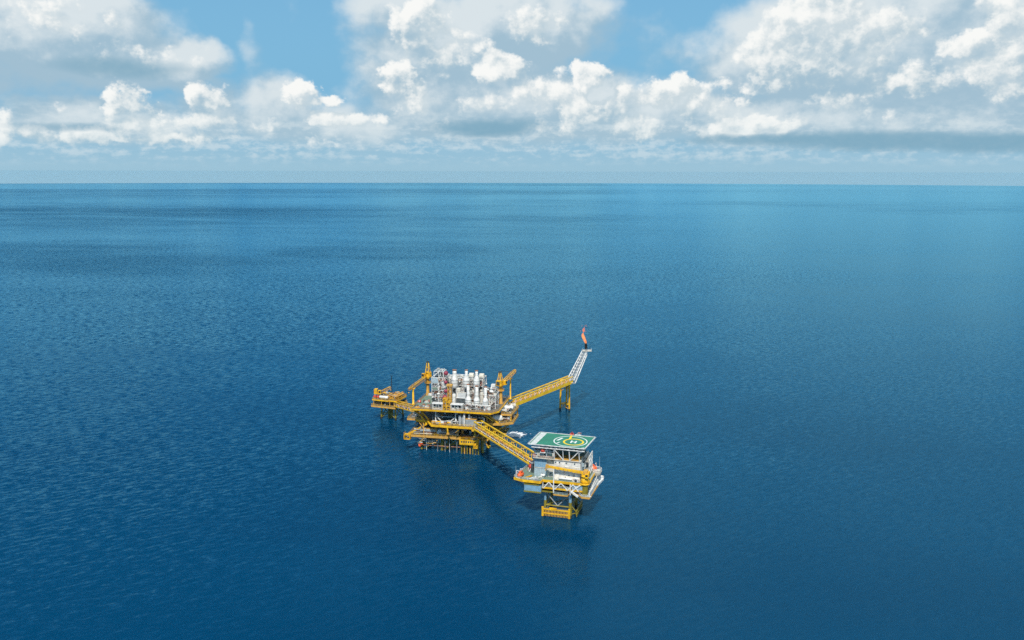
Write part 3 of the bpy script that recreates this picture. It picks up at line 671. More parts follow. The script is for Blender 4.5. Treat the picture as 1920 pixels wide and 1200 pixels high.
# ---- plant standing on the process platform's top deck
T = TOPZ
G1 = 'tall white stacks in the rear row'; G2 = 'short white stacks in the front row'
exhaust('exhaust_stack', 'tall white exhaust stack, leftmost and stoutest of the rear row of three', 'exhaust stack', M, (1.2, 1.6, T), (0, 8.8, 14.4, 16.2, 19.5), 2.0, 1.15, G1)
exhaust('exhaust_stack', 'tall slim white exhaust stack, middle of the rear row of three', 'exhaust stack', M, (8.3, 1.6, T), (0, 9.0, 14.2, 16.4, 19.8), 1.85, .85, G1)
exhaust('exhaust_stack', 'tall slim white exhaust stack, rightmost of the rear row of three', 'exhaust stack', M, (14.4, 1.6, T), (0, 9.0, 14.4, 16.4, 19.7), 1.8, .85, G1)
exhaust('exhaust_stack', 'white bulb-footed stack, leftmost of the front row, beside the grey cooler hood', 'exhaust stack', M, (12.5, -11, T), (0, 2.4, 6.0, 7.4, 14.5), 1.75, .85, G2)
exhaust('exhaust_stack', 'white bulb-footed stack, middle of the front row of three', 'exhaust stack', M, (17.5, -11, T), (0, 2.2, 5.8, 7.2, 13.8), 1.7, .95, G2)
exhaust('exhaust_stack', 'white bulb-footed stack, rightmost of the front row, before the tapered roof', 'exhaust stack', M, (22.6, -11, T), (0, 2.2, 5.6, 7.0, 13.6), 1.65, .8, G2)
exhaust('exhaust_stack', 'short white capped silencer rising beside the maroon drum of the left tower', 'exhaust stack', M, (-4.6, -1.5, T), (0, 9, 12.6, 14.6, 15.2), 1.95, .9, G1)
tw = module('process_tower', 'white five-storey steel frame tower crowded with pipes, left end of the plant', 'process module', M, (-7.2, 1.5, T), 8, 10, (0, 4.2, 8, 11.8, 15.6), 2, 2, 51, 80)
k = MB(); frame_tower(k, -3.2, 2.6, -3, 3, (15.6, 18.6), 2, 1, 'white', .28); k.box(-3.3, 2.7, -3.1, 3.1, 18.5, 18.7, 'palegrey'); clutter(k, -2.8, 2.2, -2.6, 2.4, 15.8, 19.4, 46, 17, ('white', 'palegrey', 'cream', 'white', 'grey', 'dark')); k.frustum((-2.4, .6, -1.8, 2.2), 15.7, (-1.2, .6, -1.2, 2), 18.4, 'palegrey'); k.bar((-3, -3, 16), (1.8, -3, 20.6), .4, 'white'); k.bar((1.8, -3, 20.6), (2.6, -3, 15.8), .35, 'white'); k.build('top_housing', tw)
k = MB(); k.box(-4.3, -3.95, -5.3, -.5, 11, 12.2, 'palegrey'); k.box(-3.7, -.2, -5.3, -5.02, 12.3, 15.4, 'palegrey'); k.box(-3.6, -.6, -5.28, -5.02, 8.3, 9.6, 'deck'); k.build('cladding_panel', tw)
module('compressor_module', 'wide white pipe-filled module behind the middle of the two stack rows', 'process module', M, (7.6, 8.6, T), 20, 9, (0, 5, 9.6, 14), 5, 2, 61, 130, ('white', 'white', 'cream', 'rust', 'pink', 'dark', 'silver', 'grey', 'white'))
module('turbine_module', 'low white module of pipes around the feet of the front stacks', 'process module', M, (17.2, -10.4, T), 17, 5.4, (0, 3.0), 6, 1, 71, 130, ('white', 'white', 'cream', 'grey', 'dark', 'white'), rails=False)
rm = module('separator_module', 'white module with tapered pale roof beside the yellow crane at the right end', 'process module', M, (24.2, -2, T), 7, 12, (0, 4, 8), 2, 3, 81, 110)
k = MB(); k.frustum((-1.6, 2.9, -2.5, 5), 8.1, (-.4, 1.6, .5, 3), 11.2, 'cream'); k.box(-.5, 1.7, .4, 3.1, 11.2, 12.4, 'white'); clutter(k, -3.3, 3.3, -5, 2, 8.2, 11, 50, 83, ('white', 'cream', 'grey', 'rust', 'dark', 'silver')); k.build('tapered_roof', rm)
module('knockout_module', 'white open module behind the left tower, tan boxes on its floors', 'process module', M, (-6, 11.5, T), 12, 7, (0, 4.5, 9, 13), 3, 1, 91, 70)
for nm, x, y, z, lb in (('x', 9.8, 8.0, 14.0, 'tan filter house atop the module, right behind the middle tall stack'), ('y', 16.0, 8.0, 14.0, 'tan filter house atop the module, right behind the rightmost tall stack')):
    o = thing('filter_house', lb, 'filter house', M, (x, y, T + z)); k = MB(); k.lathe((-1.4, .3, 1.0), [(1.3, 0), (1.5, .2), (1.5, 2.6), (1.3, 2.8)], 'cream', 16, 'x'); k.box(-1.5, 1.5, -1.3, 1.6, .4, 1.0, 'cream'); k.build('drum', o); k = MB(); k.box(-1.6, 1.6, -1.4, 2, -.1, .4, 'grey'); k.box(-1, 1, 2.1, 2.5, .5, 2, 'grey'); k.build('base', o)
# sheds at the front edge
def shed(x, sx, lb):
    o = thing('equipment_shed', lb, 'equipment shed', M, (x, -14.6, T)); h = 3.3
    k = MB(); k.box(-sx / 2 - .2, sx / 2 + .2, -1.9, 1.9, h, h + .3, 'white'); k.build('roof', o)
    k = MB(); k.box(-sx / 2, -sx / 2 + .2, -1.7, 1.7, 0, h, 'white'); k.box(sx / 2 - .2, sx / 2, -1.7, 1.7, 0, h, 'white'); k.box(-sx / 2 + .2, sx / 2 - .2, 1.5, 1.7, 0, h, 'palegrey'); k.box(-sx / 2 + .2, sx / 2 - .2, -1.7, -1.6, 0, .7, 'white'); k.build('wall', o)
    for i in range(4):
        x_ = -sx / 2 + .6 + i * (sx - 1.2) / 3
        k = MB(); k.bar((x_, -1.65, .7), (x_, -1.65, h), .14, 'white'); k.build('post', o)
    k = MB(); clutter(k, -sx / 2 + .5, sx / 2 - .5, -1.2, 1.2, .4, 2.6, 16, int(x * 10), ('grey', 'teal', 'palegrey', 'dark', 'white')); k.box(-sx / 2 + .3, sx / 2 - .3, -1.62, -1.58, 1.4, 1.6, 'white'); k.build('pump_set', o)
shed(-4.3, 6.0, 'open white equipment shed at the deck edge, left of the yellow stair tower'); shed(6.8, 6.8, 'open white equipment shed at the deck edge, right of the yellow stair tower')
st = thing('stair_tower', 'yellow latticed stair tower between the two white sheds', 'stair tower', M, (1.0, -14.2, T))
k = MB(); frame_tower(k, -2, 2, -1.6, 1.6, (-.2, 2.2, 4.6, 6.6), 2, 1, 'yellow', .34); k.build('lattice', st)
k = MB(); frame_tower(k, .3, 2.1, .2, 1.9, (6.6, 9, 11.4, 13.6), 1, 1, 'ochre', .32); k.box(-.4, 2.8, -.4, 2.4, 13.5, 14.4, 'ochre'); k.build('upper_shaft', st)
k = MB()
for i in range(3): k.bar((-1.8 if i % 2 else 1.8, -.6, i * 2.2), (1.8 if i % 2 else -1.8, -.6, i * 2.2 + 2.2), .7, 'yellow', .12)
k.build('stair_flight', st)
for x, y, z, r, lb in ((-2.9, -2.5, 18.2, 1.25, 'maroon drum on the peak of the white left tower, topmost of four'), (-2.6, -4.2, 13.2, 1.0, 'faded maroon drum by the short silencer, second from top of four'), (-2.2, -5.4, 8.2, 1.1, 'maroon drum halfway up the white tower, second from bottom of four'), (-2.6, -6.5, 4.6, 1.5, 'large maroon drum low on the white tower, bottom of four')):
    o = thing('relief_drum', lb, 'drum', M, (x, y, T + z), 0, 'maroon drums up the left tower'); k = MB(); k.lathe((0, 0, 0), [(.05, -r * .9), (r * .7, -r * .8), (r, -r * .3), (r, r * .5), (r * .6, r * .95), (.05, r)], 'maroon', 14, 'y'); k.build('shell', o)
    k = MB(); k.bar((0, r * .6, -r * .5), (0, r * .6, -z + .2 if z < 5 else -r - 2), .3, 'white'); k.build('bracket', o)
# grey cooler hood
o = thing('cooler_hood', 'big slanting grey cooler hood among the white stacks', 'cooler', M, (8.0, -9.3, T))
k = MB(); k.frustum((-2.6, 2.6, -2.2, 1.4), 2.8, (-2.6, 2.6, -1.2, 1.8), 6.0, 'dark'); k.frustum((-2.6, 2.6, -1.2, 1.8), 6.0, (-2.2, 2.6, .8, 2.0), 8.6, 'grey'); k.build('hood', o)
k = MB(); k.tube((-2.7, -1.3, 6), (2.8, -1.3, 6), .22, 'white'); k.tube((-2.3, .8, 8.7), (2.7, .8, 8.7), .2, 'cream'); k.tube((-2.4, -1, 6.2), (-2.2, .8, 8.7), .2, 'cream'); k.build('rim', o)
k = MB()
for x in (-2, 2):
    for y in (-2, 1): k.bar((x, y, 0), (x, y, 3), .3, 'white')
k.build('support_frame', o)
for x, y, h, r, m, lb in ((3.4, -9.5, 7.5, 1.3, 'white', 'white upright column vessel between the yellow stair tower and the grey hood'), (5.0, -4, 9.8, 1.2, 'cream', 'cream upright column vessel behind the grey hood'), (21, 2.5, 9, 1.2, 'silver', 'silver upright column vessel left of the tapered roof'), (19.3, -6.2, 8.5, 1.0, 'cream', 'slim cream column vessel between front stacks and module')):
    v_tank('column_vessel', lb, M, (x, y, T), h, r, m, 'column vessel')
h_vessel('storage_drum', 'small bright blue drum on the green deck by the white tower', M, (-13.4, 8.5, T), 1.6, 1.0, 'blue')
h_vessel('storage_drum', 'small red and white drum at the left front of the green deck', M, (-18.2, -5.5, T), 1.3, .7, 'red', band='white')
skid('pump_skid', 'grey-blue pump skid on the green deck behind the red and white drum', M, (-14.6, -3, T), 3.4, 2, 1.3, 'palegrey', 3, 'pump')
skid('pump_skid', 'white winch skid at the foot of the left crane', M, (-16.6, 13, T), 3.6, 2.6, 2.0, 'white', 4, 'winch')
skid('pump_skid', 'tan pump skid at the left front edge of the green deck', M, (-11.8, -13.5, T), 4, 2.4, 1.4, 'cream', 5, 'pump', base='ochre')
skid('pump_skid', 'rusty valve skid by the left front rail of the top deck', M, (-16.5, -14, T), 3.2, 2.2, 1.2, 'ochre', 6, 'valve skid', base='ochre')
# tanks between middle and top deck
GT = 'silver tanks under the top deck'
v_tank('silver_tank', 'slim silver upright tank, leftmost under the front of the top deck', M, (8.4, -14.2, MIDZ), 5.8, .95, 'silver', group=GT)
v_tank('silver_tank', 'slim silver upright tank beside the white post under the top deck', M, (10.5, -14.0, MIDZ), 5.6, .9, 'silver', group=GT)
k = MB(); k.box(0, 6.2, 0, 4, 0, 3.9, 'silver'); k.box(-.12, 6.32, -.12, 4.1, 3.9, 4.15, 'ochre')
o = one('box_tank', k, 'large boxy grey tank with yellow rim above the bridge landing', 'tank', M, (11.9, -15.4, MIDZ))
k = MB(); k.tube((1.8, 1.5, 4.15), (1.8, 1.5, 6.6), .9, 'white', 12, .5); k.tube((3, 2, 4.1), (3, 2, 5.3), .4, 'cream'); k.build('vent', o)
k = MB()
for i in range(5): k.box(.4 + i * 1.3, .55 + i * 1.3, -.08, 0, .2, 3.7, 'grey')
k.build('stiffener', o)
v_tank('white_standpipe', 'white upright pipe beside the boxy grey tank', M, (11.2, -15.6, MIDZ), 7.6, .42, 'white', 'standpipe')
# vessels on the right wing
GW = 'white vessels on the right wing'
h_vessel('wing_vessel', 'fat white vessel with dark open mouth, front of the right wing deck', M, (28.6, -7.6, 18.8), 4.4, 1.7, 'white', 'x', 12, 'vessel', GW)
h_vessel('wing_vessel', 'white vessel on the upper wing deck near the flare bridge', M, (33.6, 1.5, 23.2), 4.2, 1.3, 'white', 'x', 8, 'vessel', GW)
h_vessel('wing_vessel', 'cream vessel at the far corner of the upper wing deck', M, (35, 7, 23.2), 2.4, 1.2, 'cream', 'x', 20, 'vessel', GW)
h_vessel('wing_vessel', 'long white vessel at the outer edge of the lower wing deck', M, (34.4, -2, 18.8), 5.2, 1.05, 'white', 'y', 0, 'vessel', GW)
k = MB(); k.lathe((28.6, -9.2, 18.8 + 2.2), [(.01, 0), (1.25, 0), (1.25, -.4)], 'black', 14, 'y')
pedestal_crane('pedestal_crane', 'tall ochre crane at the left end, boom laid low towards the sea', M, (-19, 14), T, 37.2, 46.8, (-22.3, -12.6, 36.4))
post('boom_rest', 'yellow post holding up the left crane boom', M, (-21.2, -8, T), 9.3, .62)
pedestal_crane('pedestal_crane', 'ochre crane at the right end, boom raised over the flare bridge', M, (28.3, 4), T, 37.4, 45.4, (34.4, 18, 43.6))
post('boom_rest', 'orange-footed yellow post under the right crane boom', M, (31.9, 14.8, T), 12.3, .5)

# ================================================================== SATELLITE WELLHEAD PLATFORM
WP = thing('wellhead_platform', 'small yellow wellhead platform at the far left, linked by a short bridge', 'oil platform', Wf, (0, 0, 0))
for x in (-5, 5):
    for y in (-5, 5):
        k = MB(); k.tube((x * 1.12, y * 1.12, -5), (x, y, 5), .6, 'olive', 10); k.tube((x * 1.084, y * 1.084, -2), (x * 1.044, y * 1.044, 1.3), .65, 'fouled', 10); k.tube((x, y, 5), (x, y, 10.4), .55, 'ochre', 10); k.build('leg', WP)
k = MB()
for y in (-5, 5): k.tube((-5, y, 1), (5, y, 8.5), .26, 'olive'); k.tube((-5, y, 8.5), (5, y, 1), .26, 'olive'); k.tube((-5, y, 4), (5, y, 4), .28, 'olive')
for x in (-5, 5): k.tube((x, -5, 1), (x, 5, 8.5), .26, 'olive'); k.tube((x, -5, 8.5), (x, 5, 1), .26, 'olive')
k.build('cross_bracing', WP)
for i in range(4):
    k = MB(); x, y = -1.2 + (i % 2) * 1.6, -2.5 + (i // 2) * 2; k.tube((x, y, -4), (x, y, 10), .5, 'olive', 8); k.build('conductor', WP)
deck(WP, 'lower_deck', [(-10, -9.5), (7.6, -9.5), (7.6, 7), (-10, 7)], 9.6, 'deckgrey', 'ochre', eh=1.0)
deck(WP, 'upper_deck', [(-9.4, -9), (2, -9), (2, -8), (7.4, -8), (7.4, 6.5), (-9.4, 6.5)], 13.7, 'deckgrey', 'yellow', eh=.8)
for x in (-8.8, -3, 3, 7):
    k = MB(); k.bar((x, -8.6, 9.6), (x, -8.6, 13.3), .35, 'ochre'); k.bar((x, 6, 9.6), (x, 6, 13.3), .35, 'ochre'); k.build('column', WP)
k = MB(); clutter(k, -9, 7, -8, 5, 9.9, 12.8, 70, 41, ('dark', 'grey', 'ochre', 'dark', 'pink', 'white', 'teal')); k.build('deck_machinery', WP)
k = MB(); clutter(k, 0, 7.2, -7, 5, 13.9, 16.6, 90, 42, ('ochre', 'yellow', 'rust', 'dark', 'ochre', 'grey'), .3); frame_tower(k, 1.2, 7.2, -5, 4, (13.8, 16.0), 2, 2, 'ochre', .32); k.box(1.1, 7.3, -5.1, 4.1, 15.9, 16.1, 'ochre'); k.build('manifold', WP)
k = MB(); clutter(k, -8, 1, -2, 5, 13.8, 15.6, 40, 43, ('ochre', 'yellow', 'white', 'dark', 'palegrey')); k.build('pipework', WP)
h_vessel('wing_vessel', 'white drum with red end on the small far-left platform', Wf, (-2.0, -7.2, 13.7), 5.4, 1.0, 'white', 'x', 0, 'vessel')
h_vessel('storage_drum', 'small red drum beside the white one on the far-left platform', Wf, (-6.0, -7.6, 13.7), .8, .95, 'red')
h_vessel('storage_drum', 'red drum under the little crane at the outer left corner', Wf, (-8.4, -7.4, 13.7), 1.0, .9, 'red')
pedestal_crane('deck_crane', 'small yellow crane on the far-left platform, boom pointing up right', Wf, (-7.4, -4.5), 13.7, 16.4, 18.2, (.6, -2.5, 21.0), r=.55, ped_m='yellow')
mast('lattice_mast', 'thin dark lattice mast on the far-left wellhead platform', Wf, (-1.4, 2.5, 13.7), 13.6, .5)

# ================================================================== BRIDGES
wa = Wf.w(7.2, -7.0, 10.2); wb = M.w(-20.5, 6.5, 17.2)
bridge('link_bridge', 'short yellow truss bridge from the far-left wellhead platform', (wa, wb), 3.6, 2.8, 9, 'yellow', brace='cream')
la = M.w(20.3, -20.6, 18.0); lb_ = L.w(-16.6, 6.0, 20.6)
bridge('link_bridge', 'long yellow truss bridge slanting to the helideck platform', (la, lb_), 4.4, 4.3, 12, 'yellow_clean', brace='yellow')
fa = M.w(31, 21, 20.6); fb_ = Vector((39.3, 558, 20.8))
bridge('flare_bridge', 'long bright yellow truss bridge to the flare boom', (fa, fb_), 3.4, 4.0, 13, 'yellow_clean', plate=True, brace='white')
# flare tower, boom, flame
fd = (fb_ - fa); fd.z = 0; fd.normalize(); fs_ = Vector((fd.y, -fd.x, 0))
FT = bpy.data.objects.new('flare_support', None); COL.objects.link(FT); FT.location = (37.0, 563, 0)
tag(FT, 'yellow jacket standing in the sea under the outer end of the flare bridge', 'support tower')
LG = [(1.9, -.8), (-3.6, 1.2), (0.6, 5.2)]
for x, y in LG:
    k = MB(); k.tube((x * 1.15, y * 1.15, -5), (x, y, 20.2), .62, 'yellow', 12); k.tube((x * 1.132, y * 1.132, -2), (x * 1.112, y * 1.112, 1.2), .68, 'fouled', 12); k.build('leg', FT)
k = MB()
for i in range(3):
    a, c = LG[i], LG[(i + 1) % 3]
    k.tube((*a, 4.2), (*c, 4.2), .34, 'yellow'); k.tube((*a, 17.5), (*c, 17.5), .32, 'yellow'); k.tube((*a, 17.5), (*c, 13), .25, 'ochre'); k.tube((*a, .8), (*c, 4.2), .22, 'ochre')
k.build('cross_bracing', FT)
k = MB(); k.box(-4.6, 3.2, -3.8, 5.8, 20.0, 20.5, 'yellow'); k.build('cap_platform', FT)
FB = bpy.data.objects.new('flare_boom', None); COL.objects.link(FB); B0 = Vector((39.9, 558.6, 21.2)); FB.location = B0
tag(FB, 'white inclined lattice flare boom leaning up from the yellow bridge end', 'flare boom')
B1 = Vector((10.4, 17, 16.7)); ax = B1.normalized(); sd = Vector((fd.y, -fd.x, 0)); up = sd.cross(ax)
k = MB(); n = 10; Pt = lambda f, a, c: B1 * f + sd * (a * (2.6 - .75 * f)) + up * (c * (1.5 - .6 * f))
for a in (-1, 1):
    for c in (-1, 1): k.tube(Pt(0, a, c), Pt(1 if a < 0 else .94, a, c), .3, 'white')
k.build('chords', FB)
k = MB()
for i in range(n):
    f, g_ = i / n, (i + 1) / n
    for a in (-1, 1): k.bar(Pt(f, a, -1), Pt(g_, a, 1), .2, 'white'); k.bar(Pt(f, a, -1), Pt(f, a, 1), .2, 'white')
    for c in (-1, 1): k.bar(Pt(f, -1, c), Pt(f, 1, c), .2, 'white'); k.bar(Pt(f, -1, c), Pt(g_, 1, c), .17, 'grey')
k.build('web_bracing', FB)
k = MB(); k.tube(Pt(0, .2, -.2), Pt(1, .2, -.2), .42, 'silver'); k.tube(Pt(0, -.45, 0), Pt(1, -.45, 0), .22, 'silver'); k.build('flare_pipe', FB)
k = MB(); 
for a in (-1, 1): k.bar((sd * a * 2.4) + fd * -3.2 + Vector((0, 0, 0)), Pt(0, a, -1), .5, 'white'); k.bar((sd * a * 1.7) + fd * -3 + Vector((0, 0, 3.6)), Pt(0, a, 1), .35, 'white')
k.build('hinge_frame', FB)
k = MB(); c = B1 + Vector((1.2, 1.5, .6)); k.box(c.x - 2.9, c.x + 3.4, c.y - 2, c.y + 2, c.z - .25, c.z + .1, 'cream'); k.rail([(c.x - 2.9, c.y + 2, c.z), (c.x - 2.9, c.y - 2, c.z), (c.x + 3.4, c.y - 2, c.z), (c.x + 3.4, c.y + 2, c.z)], 'white', 1.1, .06); k.bar(c + Vector((0, -1, -.2)), Pt(.93, 0, -.4), .5, 'black'); k.build('tip_platform', FB)
k = MB(); k.lathe(c + Vector((-.5, 0, .1)), [(.6, 0), (.6, 1.5), (.8, 1.8), (.8, 4.2), (.95, 4.4), (.95, 5.0), (.6, 5.1)], 'black', 12); k.tube(c + Vector((2.4, 0, 0)), c + Vector((2.4, 0, 2.8)), .16, 'black'); k.tube(c + Vector((.6, .4, 0)), c + Vector((.4, .3, 4)), .16, 'black'); k.build('burner_tip', FB)
fm = bpy.data.materials.new('flame'); fm.use_nodes = True; t = fm.node_tree; b = t.nodes['Principled BSDF']
g = t.nodes.new('ShaderNodeTexCoord'); nn = noise(t, g.outputs['Object'], .7, 3, .6); n3 = noise(t, g.outputs['Object'], 1.6, 3, .6)
sp = t.nodes.new('ShaderNodeSeparateXYZ'); t.links.new(g.outputs['Object'], sp.inputs[0]); hz = V(t, sp.outputs[2])
ecol = mixc(t, nn.step(.35, .65), (1.0, .27, .08), (1.0, .46, .19)); ecol = mixc(t, hz.step(5, 11), ecol, (.8, .22, .16))
b.inputs['Base Color'].default_value = (.1, .03, .02, 1); b.inputs['Roughness'].default_value = 1; b.inputs['Specular IOR Level'].default_value = 0
t.links.new(ecol, b.inputs['Emission Color']); b.inputs['Emission Strength'].default_value = 1.0
tr = t.nodes.new('ShaderNodeBsdfTransparent'); mx = t.nodes.new('ShaderNodeMixShader'); mo = [q for q in t.nodes if q.type == 'OUTPUT_MATERIAL'][0]
lw = t.nodes.new('ShaderNodeLayerWeight'); lw.inputs[0].default_value = .5; edge = V(t, lw.outputs['Facing'])
opq = ((1.0 - edge).step(.05, .6) * hz.step(7.5, 11.5, 1, .45) * (n3.step(.25, .55, .3, 1))).clamp()
t.links.new(opq.s, mx.inputs[0]); t.links.new(tr.outputs[0], mx.inputs[1]); t.links.new(b.outputs[0], mx.inputs[2]); t.links.new(mx.outputs[0], mo.inputs['Surface'])
MAT['flame'] = fm
def flame_mesh(pts):
    k = MB(); n = 14; vs = []
    for j, (x, y, z, r) in enumerate(pts):
        for i in range(n):
            t_ = 2 * math.pi * i / n; q = r * (1 + .16 * math.sin(3 * t_ + j * 1.7) + .08 * rnd.uniform(-1, 1)); vs.append((x + q * math.cos(t_), y + q * math.sin(t_), z))
    k.add(vs, [(j * n + i, j * n + (i + 1) % n, j * n + n + (i + 1) % n, j * n + n + i) for j in range(len(pts) - 1) for i in range(n)], 'flame', True); return k
FL = bpy.data.objects.new('gas_flame', None); COL.objects.link(FL); FL.location = B0 + c + Vector((-.5, 0, 4.6)); tag(FL, 'orange gas flame streaming up from the sooty flare tip', 'flame')
flame_mesh([(0, 0, 0, .45), (-.2, 0, 1, .75), (-.7, .2, 2.4, .95), (-1.4, .3, 4, 1.12), (-2.0, .4, 5.4, 1.1), (-2.3, .5, 6.6, .8), (-2.1, .5, 7.4, .4), (-1.8, .5, 8, .1)]).build('flame_body', FL)
flame_mesh([(-1.7, .6, 8.0, .1), (-1.75, .6, 8.7, .6), (-1.7, .6, 9.7, .95), (-1.5, .7, 10.7, .75), (-1.2, .7, 11.4, .25), (-1.0, .7, 11.8, .05)]).build('flame_puff', FL)
for i, (x, z, r) in enumerate(((-2.9, 12.6, .3), (-1.0, 12.5, .28), (-.2, 13.0, .34), (.4, 12.3, .2), (-3.9, 9.0, .22), (-.3, 8.6, .2))):
    flame_mesh([(x - .4 * r, .5, z - r, .04), (x, .5, z - .3 * r, r * .7), (x + .5 * r, .5, z + .4 * r, r * .6), (x + r, .5, z + 1.2 * r, .04)]).build('flame_wisp', FL)

# ================================================================== ACCOMMODATION PLATFORM (helideck)
AP = thing('accommodation_platform', 'nearest platform, slim four-legged base under the quarters block and helideck', 'oil platform', L, (0, 0, 0))
for x in (-7.2, 4.8):
    for y in (-6, 7):
        k = MB(); k.tube((x * 1.06, y * 1.06, -6), (x, y, 7.6), .78 if x > 0 else .62, 'olive', 12); k.tube((x * 1.042, y * 1.042, -2), (x * 1.028, y * 1.028, 1.4), .83 if x > 0 else .67, 'fouled', 12); k.tube((x, y, 7.6), (x, y, 12.6), .72 if x > 0 else .58, 'bluegrey', 12); k.build('leg', AP)
k = MB()
for y in (-6, 7): k.tube((-7.2, y, 5.2), (4.8, y, 5.2), .36, 'olive'); k.tube((-7.2, y, 11.8), (-1.2, y, 5.2), .26, 'grey'); k.tube((4.8, y, 11.8), (-1.2, y, 5.2), .26, 'grey')
for x in (-7.2, 4.8): k.tube((x, -6, 5.2), (x, 7, 5.2), .36, 'olive'); k.tube((x, -6, 5), (x, 7, 11.8), .28, 'olive'); k.tube((x, 7, 5), (x, -6, .5), .28, 'olive')
k.tube((-7.2, -6, 5.2), (4.8, 7, 5.2), .28, 'olive'); k.build('cross_bracing', AP)
for x, y in ((-1.5, -2), (.2, -2), (1.8, 1), (-3.5, 2)):
    k = MB(); k.tube((x, y, -4), (x, y, 12.6), .2, 'grey', 6); k.build('riser', AP)
k = MB()                                                             # front boat landing
for z in (1.7, 3.7): k.bar((-8.3, -7.6, z), (4.9, -7.6, z), .75, 'yellow', .5); k.bar((-8.3, -6.3, z), (4.9, -6.3, z), .4, 'ochre')
for i in range(19): k.bar((-8.1 + i * .715, -7.7, .4), (-8.1 + i * .715, -7.7, 3.7), .32, 'ochre')
for x in (-8.1, 4.7): k.tube((x, -7.6, .2), (x, -7.6, 4.7), .55, 'yellow', 10)
k.box(-5, -1.5, -7.9, -6.4, 4.0, 4.25, 'yellow'); k.box(-8.3, 4.9, -7.4, -6.3, 3.96, 4.06, 'deckgrey'); k.build('boat_landing', AP)
k = MB()                                                             # side boat landing
for z in (1.4, 3.2): k.bar((7.6, -5, z), (7.6, 8.5, z), .6, 'olive', .45)
for i in range(16): k.bar((7.7, -4.8 + i * .88, .3), (7.7, -4.8 + i * .88, 3.2), .28, 'olive')
for y in (-4, 7.6): k.tube((5, y, 5), (7.6, y, 2), .3, 'olive'); k.tube((5, y, 1), (7.6, y, 2), .3, 'olive')
k.build('boat_landing', AP)
# cellar: blue grey cladding box, lower decks
k = MB(); k.box(-16.2, -8.9, -10.9, 9, 13.2, 16.1, 'bluegrey'); k.box(-8.9, -8.2, -11.1, -8.7, 13.0, 16.0, 'bluegrey'); k.box(-16.4, -8.1, -11.1, 9.2, 12.5, 13.2, 'olive'); k.box(-8.1, -2.5, -8.4, 9.2, 12.3, 12.9, 'olive'); k.box(-16.4, -9, -11.05, 9.2, 16.1, 16.9, 'olive'); k.build('cladding_box', AP)
k = MB(); k.box(6.2, 12.9, -8.5, 9, 15.0, 17, 'bluegrey'); k.build('cladding_box', AP)
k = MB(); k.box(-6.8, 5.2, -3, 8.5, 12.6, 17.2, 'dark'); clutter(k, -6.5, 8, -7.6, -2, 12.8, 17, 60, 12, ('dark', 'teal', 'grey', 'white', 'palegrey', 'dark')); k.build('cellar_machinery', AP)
deck(AP, 'mezzanine_deck', [(-8.5, -8.6), (10.6, -8.6), (10.6, 9), (-8.5, 9)], 14.9, 'deck', 'yellow', eh=.75, railm='white')
deck(AP, 'hanging_deck', [(-2.4, -9), (4, -9), (4, -3), (-2.4, -3)], 12.0, 'deck', 'ochre', eh=.55, railm='palegrey')
deck(AP, 'lower_deck', [(4.4, -7), (8.8, -7.6), (11, -10.4), (14.6, -10.4), (15.6, 11.4), (4.4, 9)], 12.7, 'palegrey', 'ochre', eh=.8, railm='white')
k = MB()                                                             # white truss along the front
zt, zb = 17.6, 14.4; Yt = -8.75
xs = [-7.6, -4.9, -2.2, .9, 4.0, 6.6, 9.2]
for i in range(6):
    a, c = (zb, zt) if i % 2 == 0 else (zt, zb); k.bar((xs[i], Yt, a), (xs[i + 1], Yt, c), .42, 'white')
k.bar((9.9, Yt, zt), (5.4, Yt, zb - .6), .6, 'white'); k.bar((5.2, Yt, zb), (9.2, -9.6, 12.2), .8, 'white'); k.bar((5.3, Yt, zt), (5.3, Yt, 12.2), .45, 'white'); k.bar((-7.8, Yt, zt), (-7.8, Yt, zb), .45, 'cream')
k.build('white_truss', AP)
k = MB(); k.bar((-2.6, -8.95, 24.2), (-2.6, -8.95, 12.6), .42, 'white'); k.build('white_post', AP)
# main deck
deck(AP, 'main_deck', [(-16.8, -11.4), (-8.3, -11.4), (-8.0, -8.6), (10.6, -8.6), (13.6, -4), (13.6, 10.5), (-18, 10.5), (-18.8, 9), (-21.4, -9.6)], 18.5, 'deck', 'yellow', eh=1.15, railm='white', skip=(2,))
k = MB(); k.frustum((10.9, 15.4, -10.2, -10), 13, (12.4, 15.4, -10, -9.8), 13.1, 'white'); k.prism([(14.5, -10.2), (14.8, -10.2), (15.4, 9), (15.1, 9)], 12.8, 15.0, 'white')
for i in range(10): k.bar((14.45 + i * .06, -10 + i * 2, 12.8), (14.45 + i * .06, -10 + i * 2, 17.6 - abs(i - 6) * .25), .22, 'white')
k.bar((14.5, -10, 14.2), (15, 10.5, 17.6), .3, 'white'); k.build('windwall', AP)
k = MB(); k.bar((14.9, 6, 12.9), (16.4, 13.5, 13.4), 1.4, 'white', 1.0); k.bar((14.9, 11.5, 13.4), (16.4, 14.5, 14.2), 1.5, 'white', 1.3); k.build('outrigger', AP)
# davit platform at the right end
k = MB(); k.lathe((14.6, 8, 0), [(.3, 16.0), (1.3, 16.6), (2.1, 17.8), (2.4, 19.2), (2.4, 19.4)], 'cream', 16); k.rail([(14.6 + 2.3 * math.cos(a), 8 + 2.3 * math.sin(a), 19.4) for a in [i * math.pi / 5 for i in range(11)]], 'white', 1.2, .09, 1.2); k.tube((14.4, 8, 12.8), (14.4, 8, 16.4), .5, 'palegrey'); k.build('round_platform', AP)

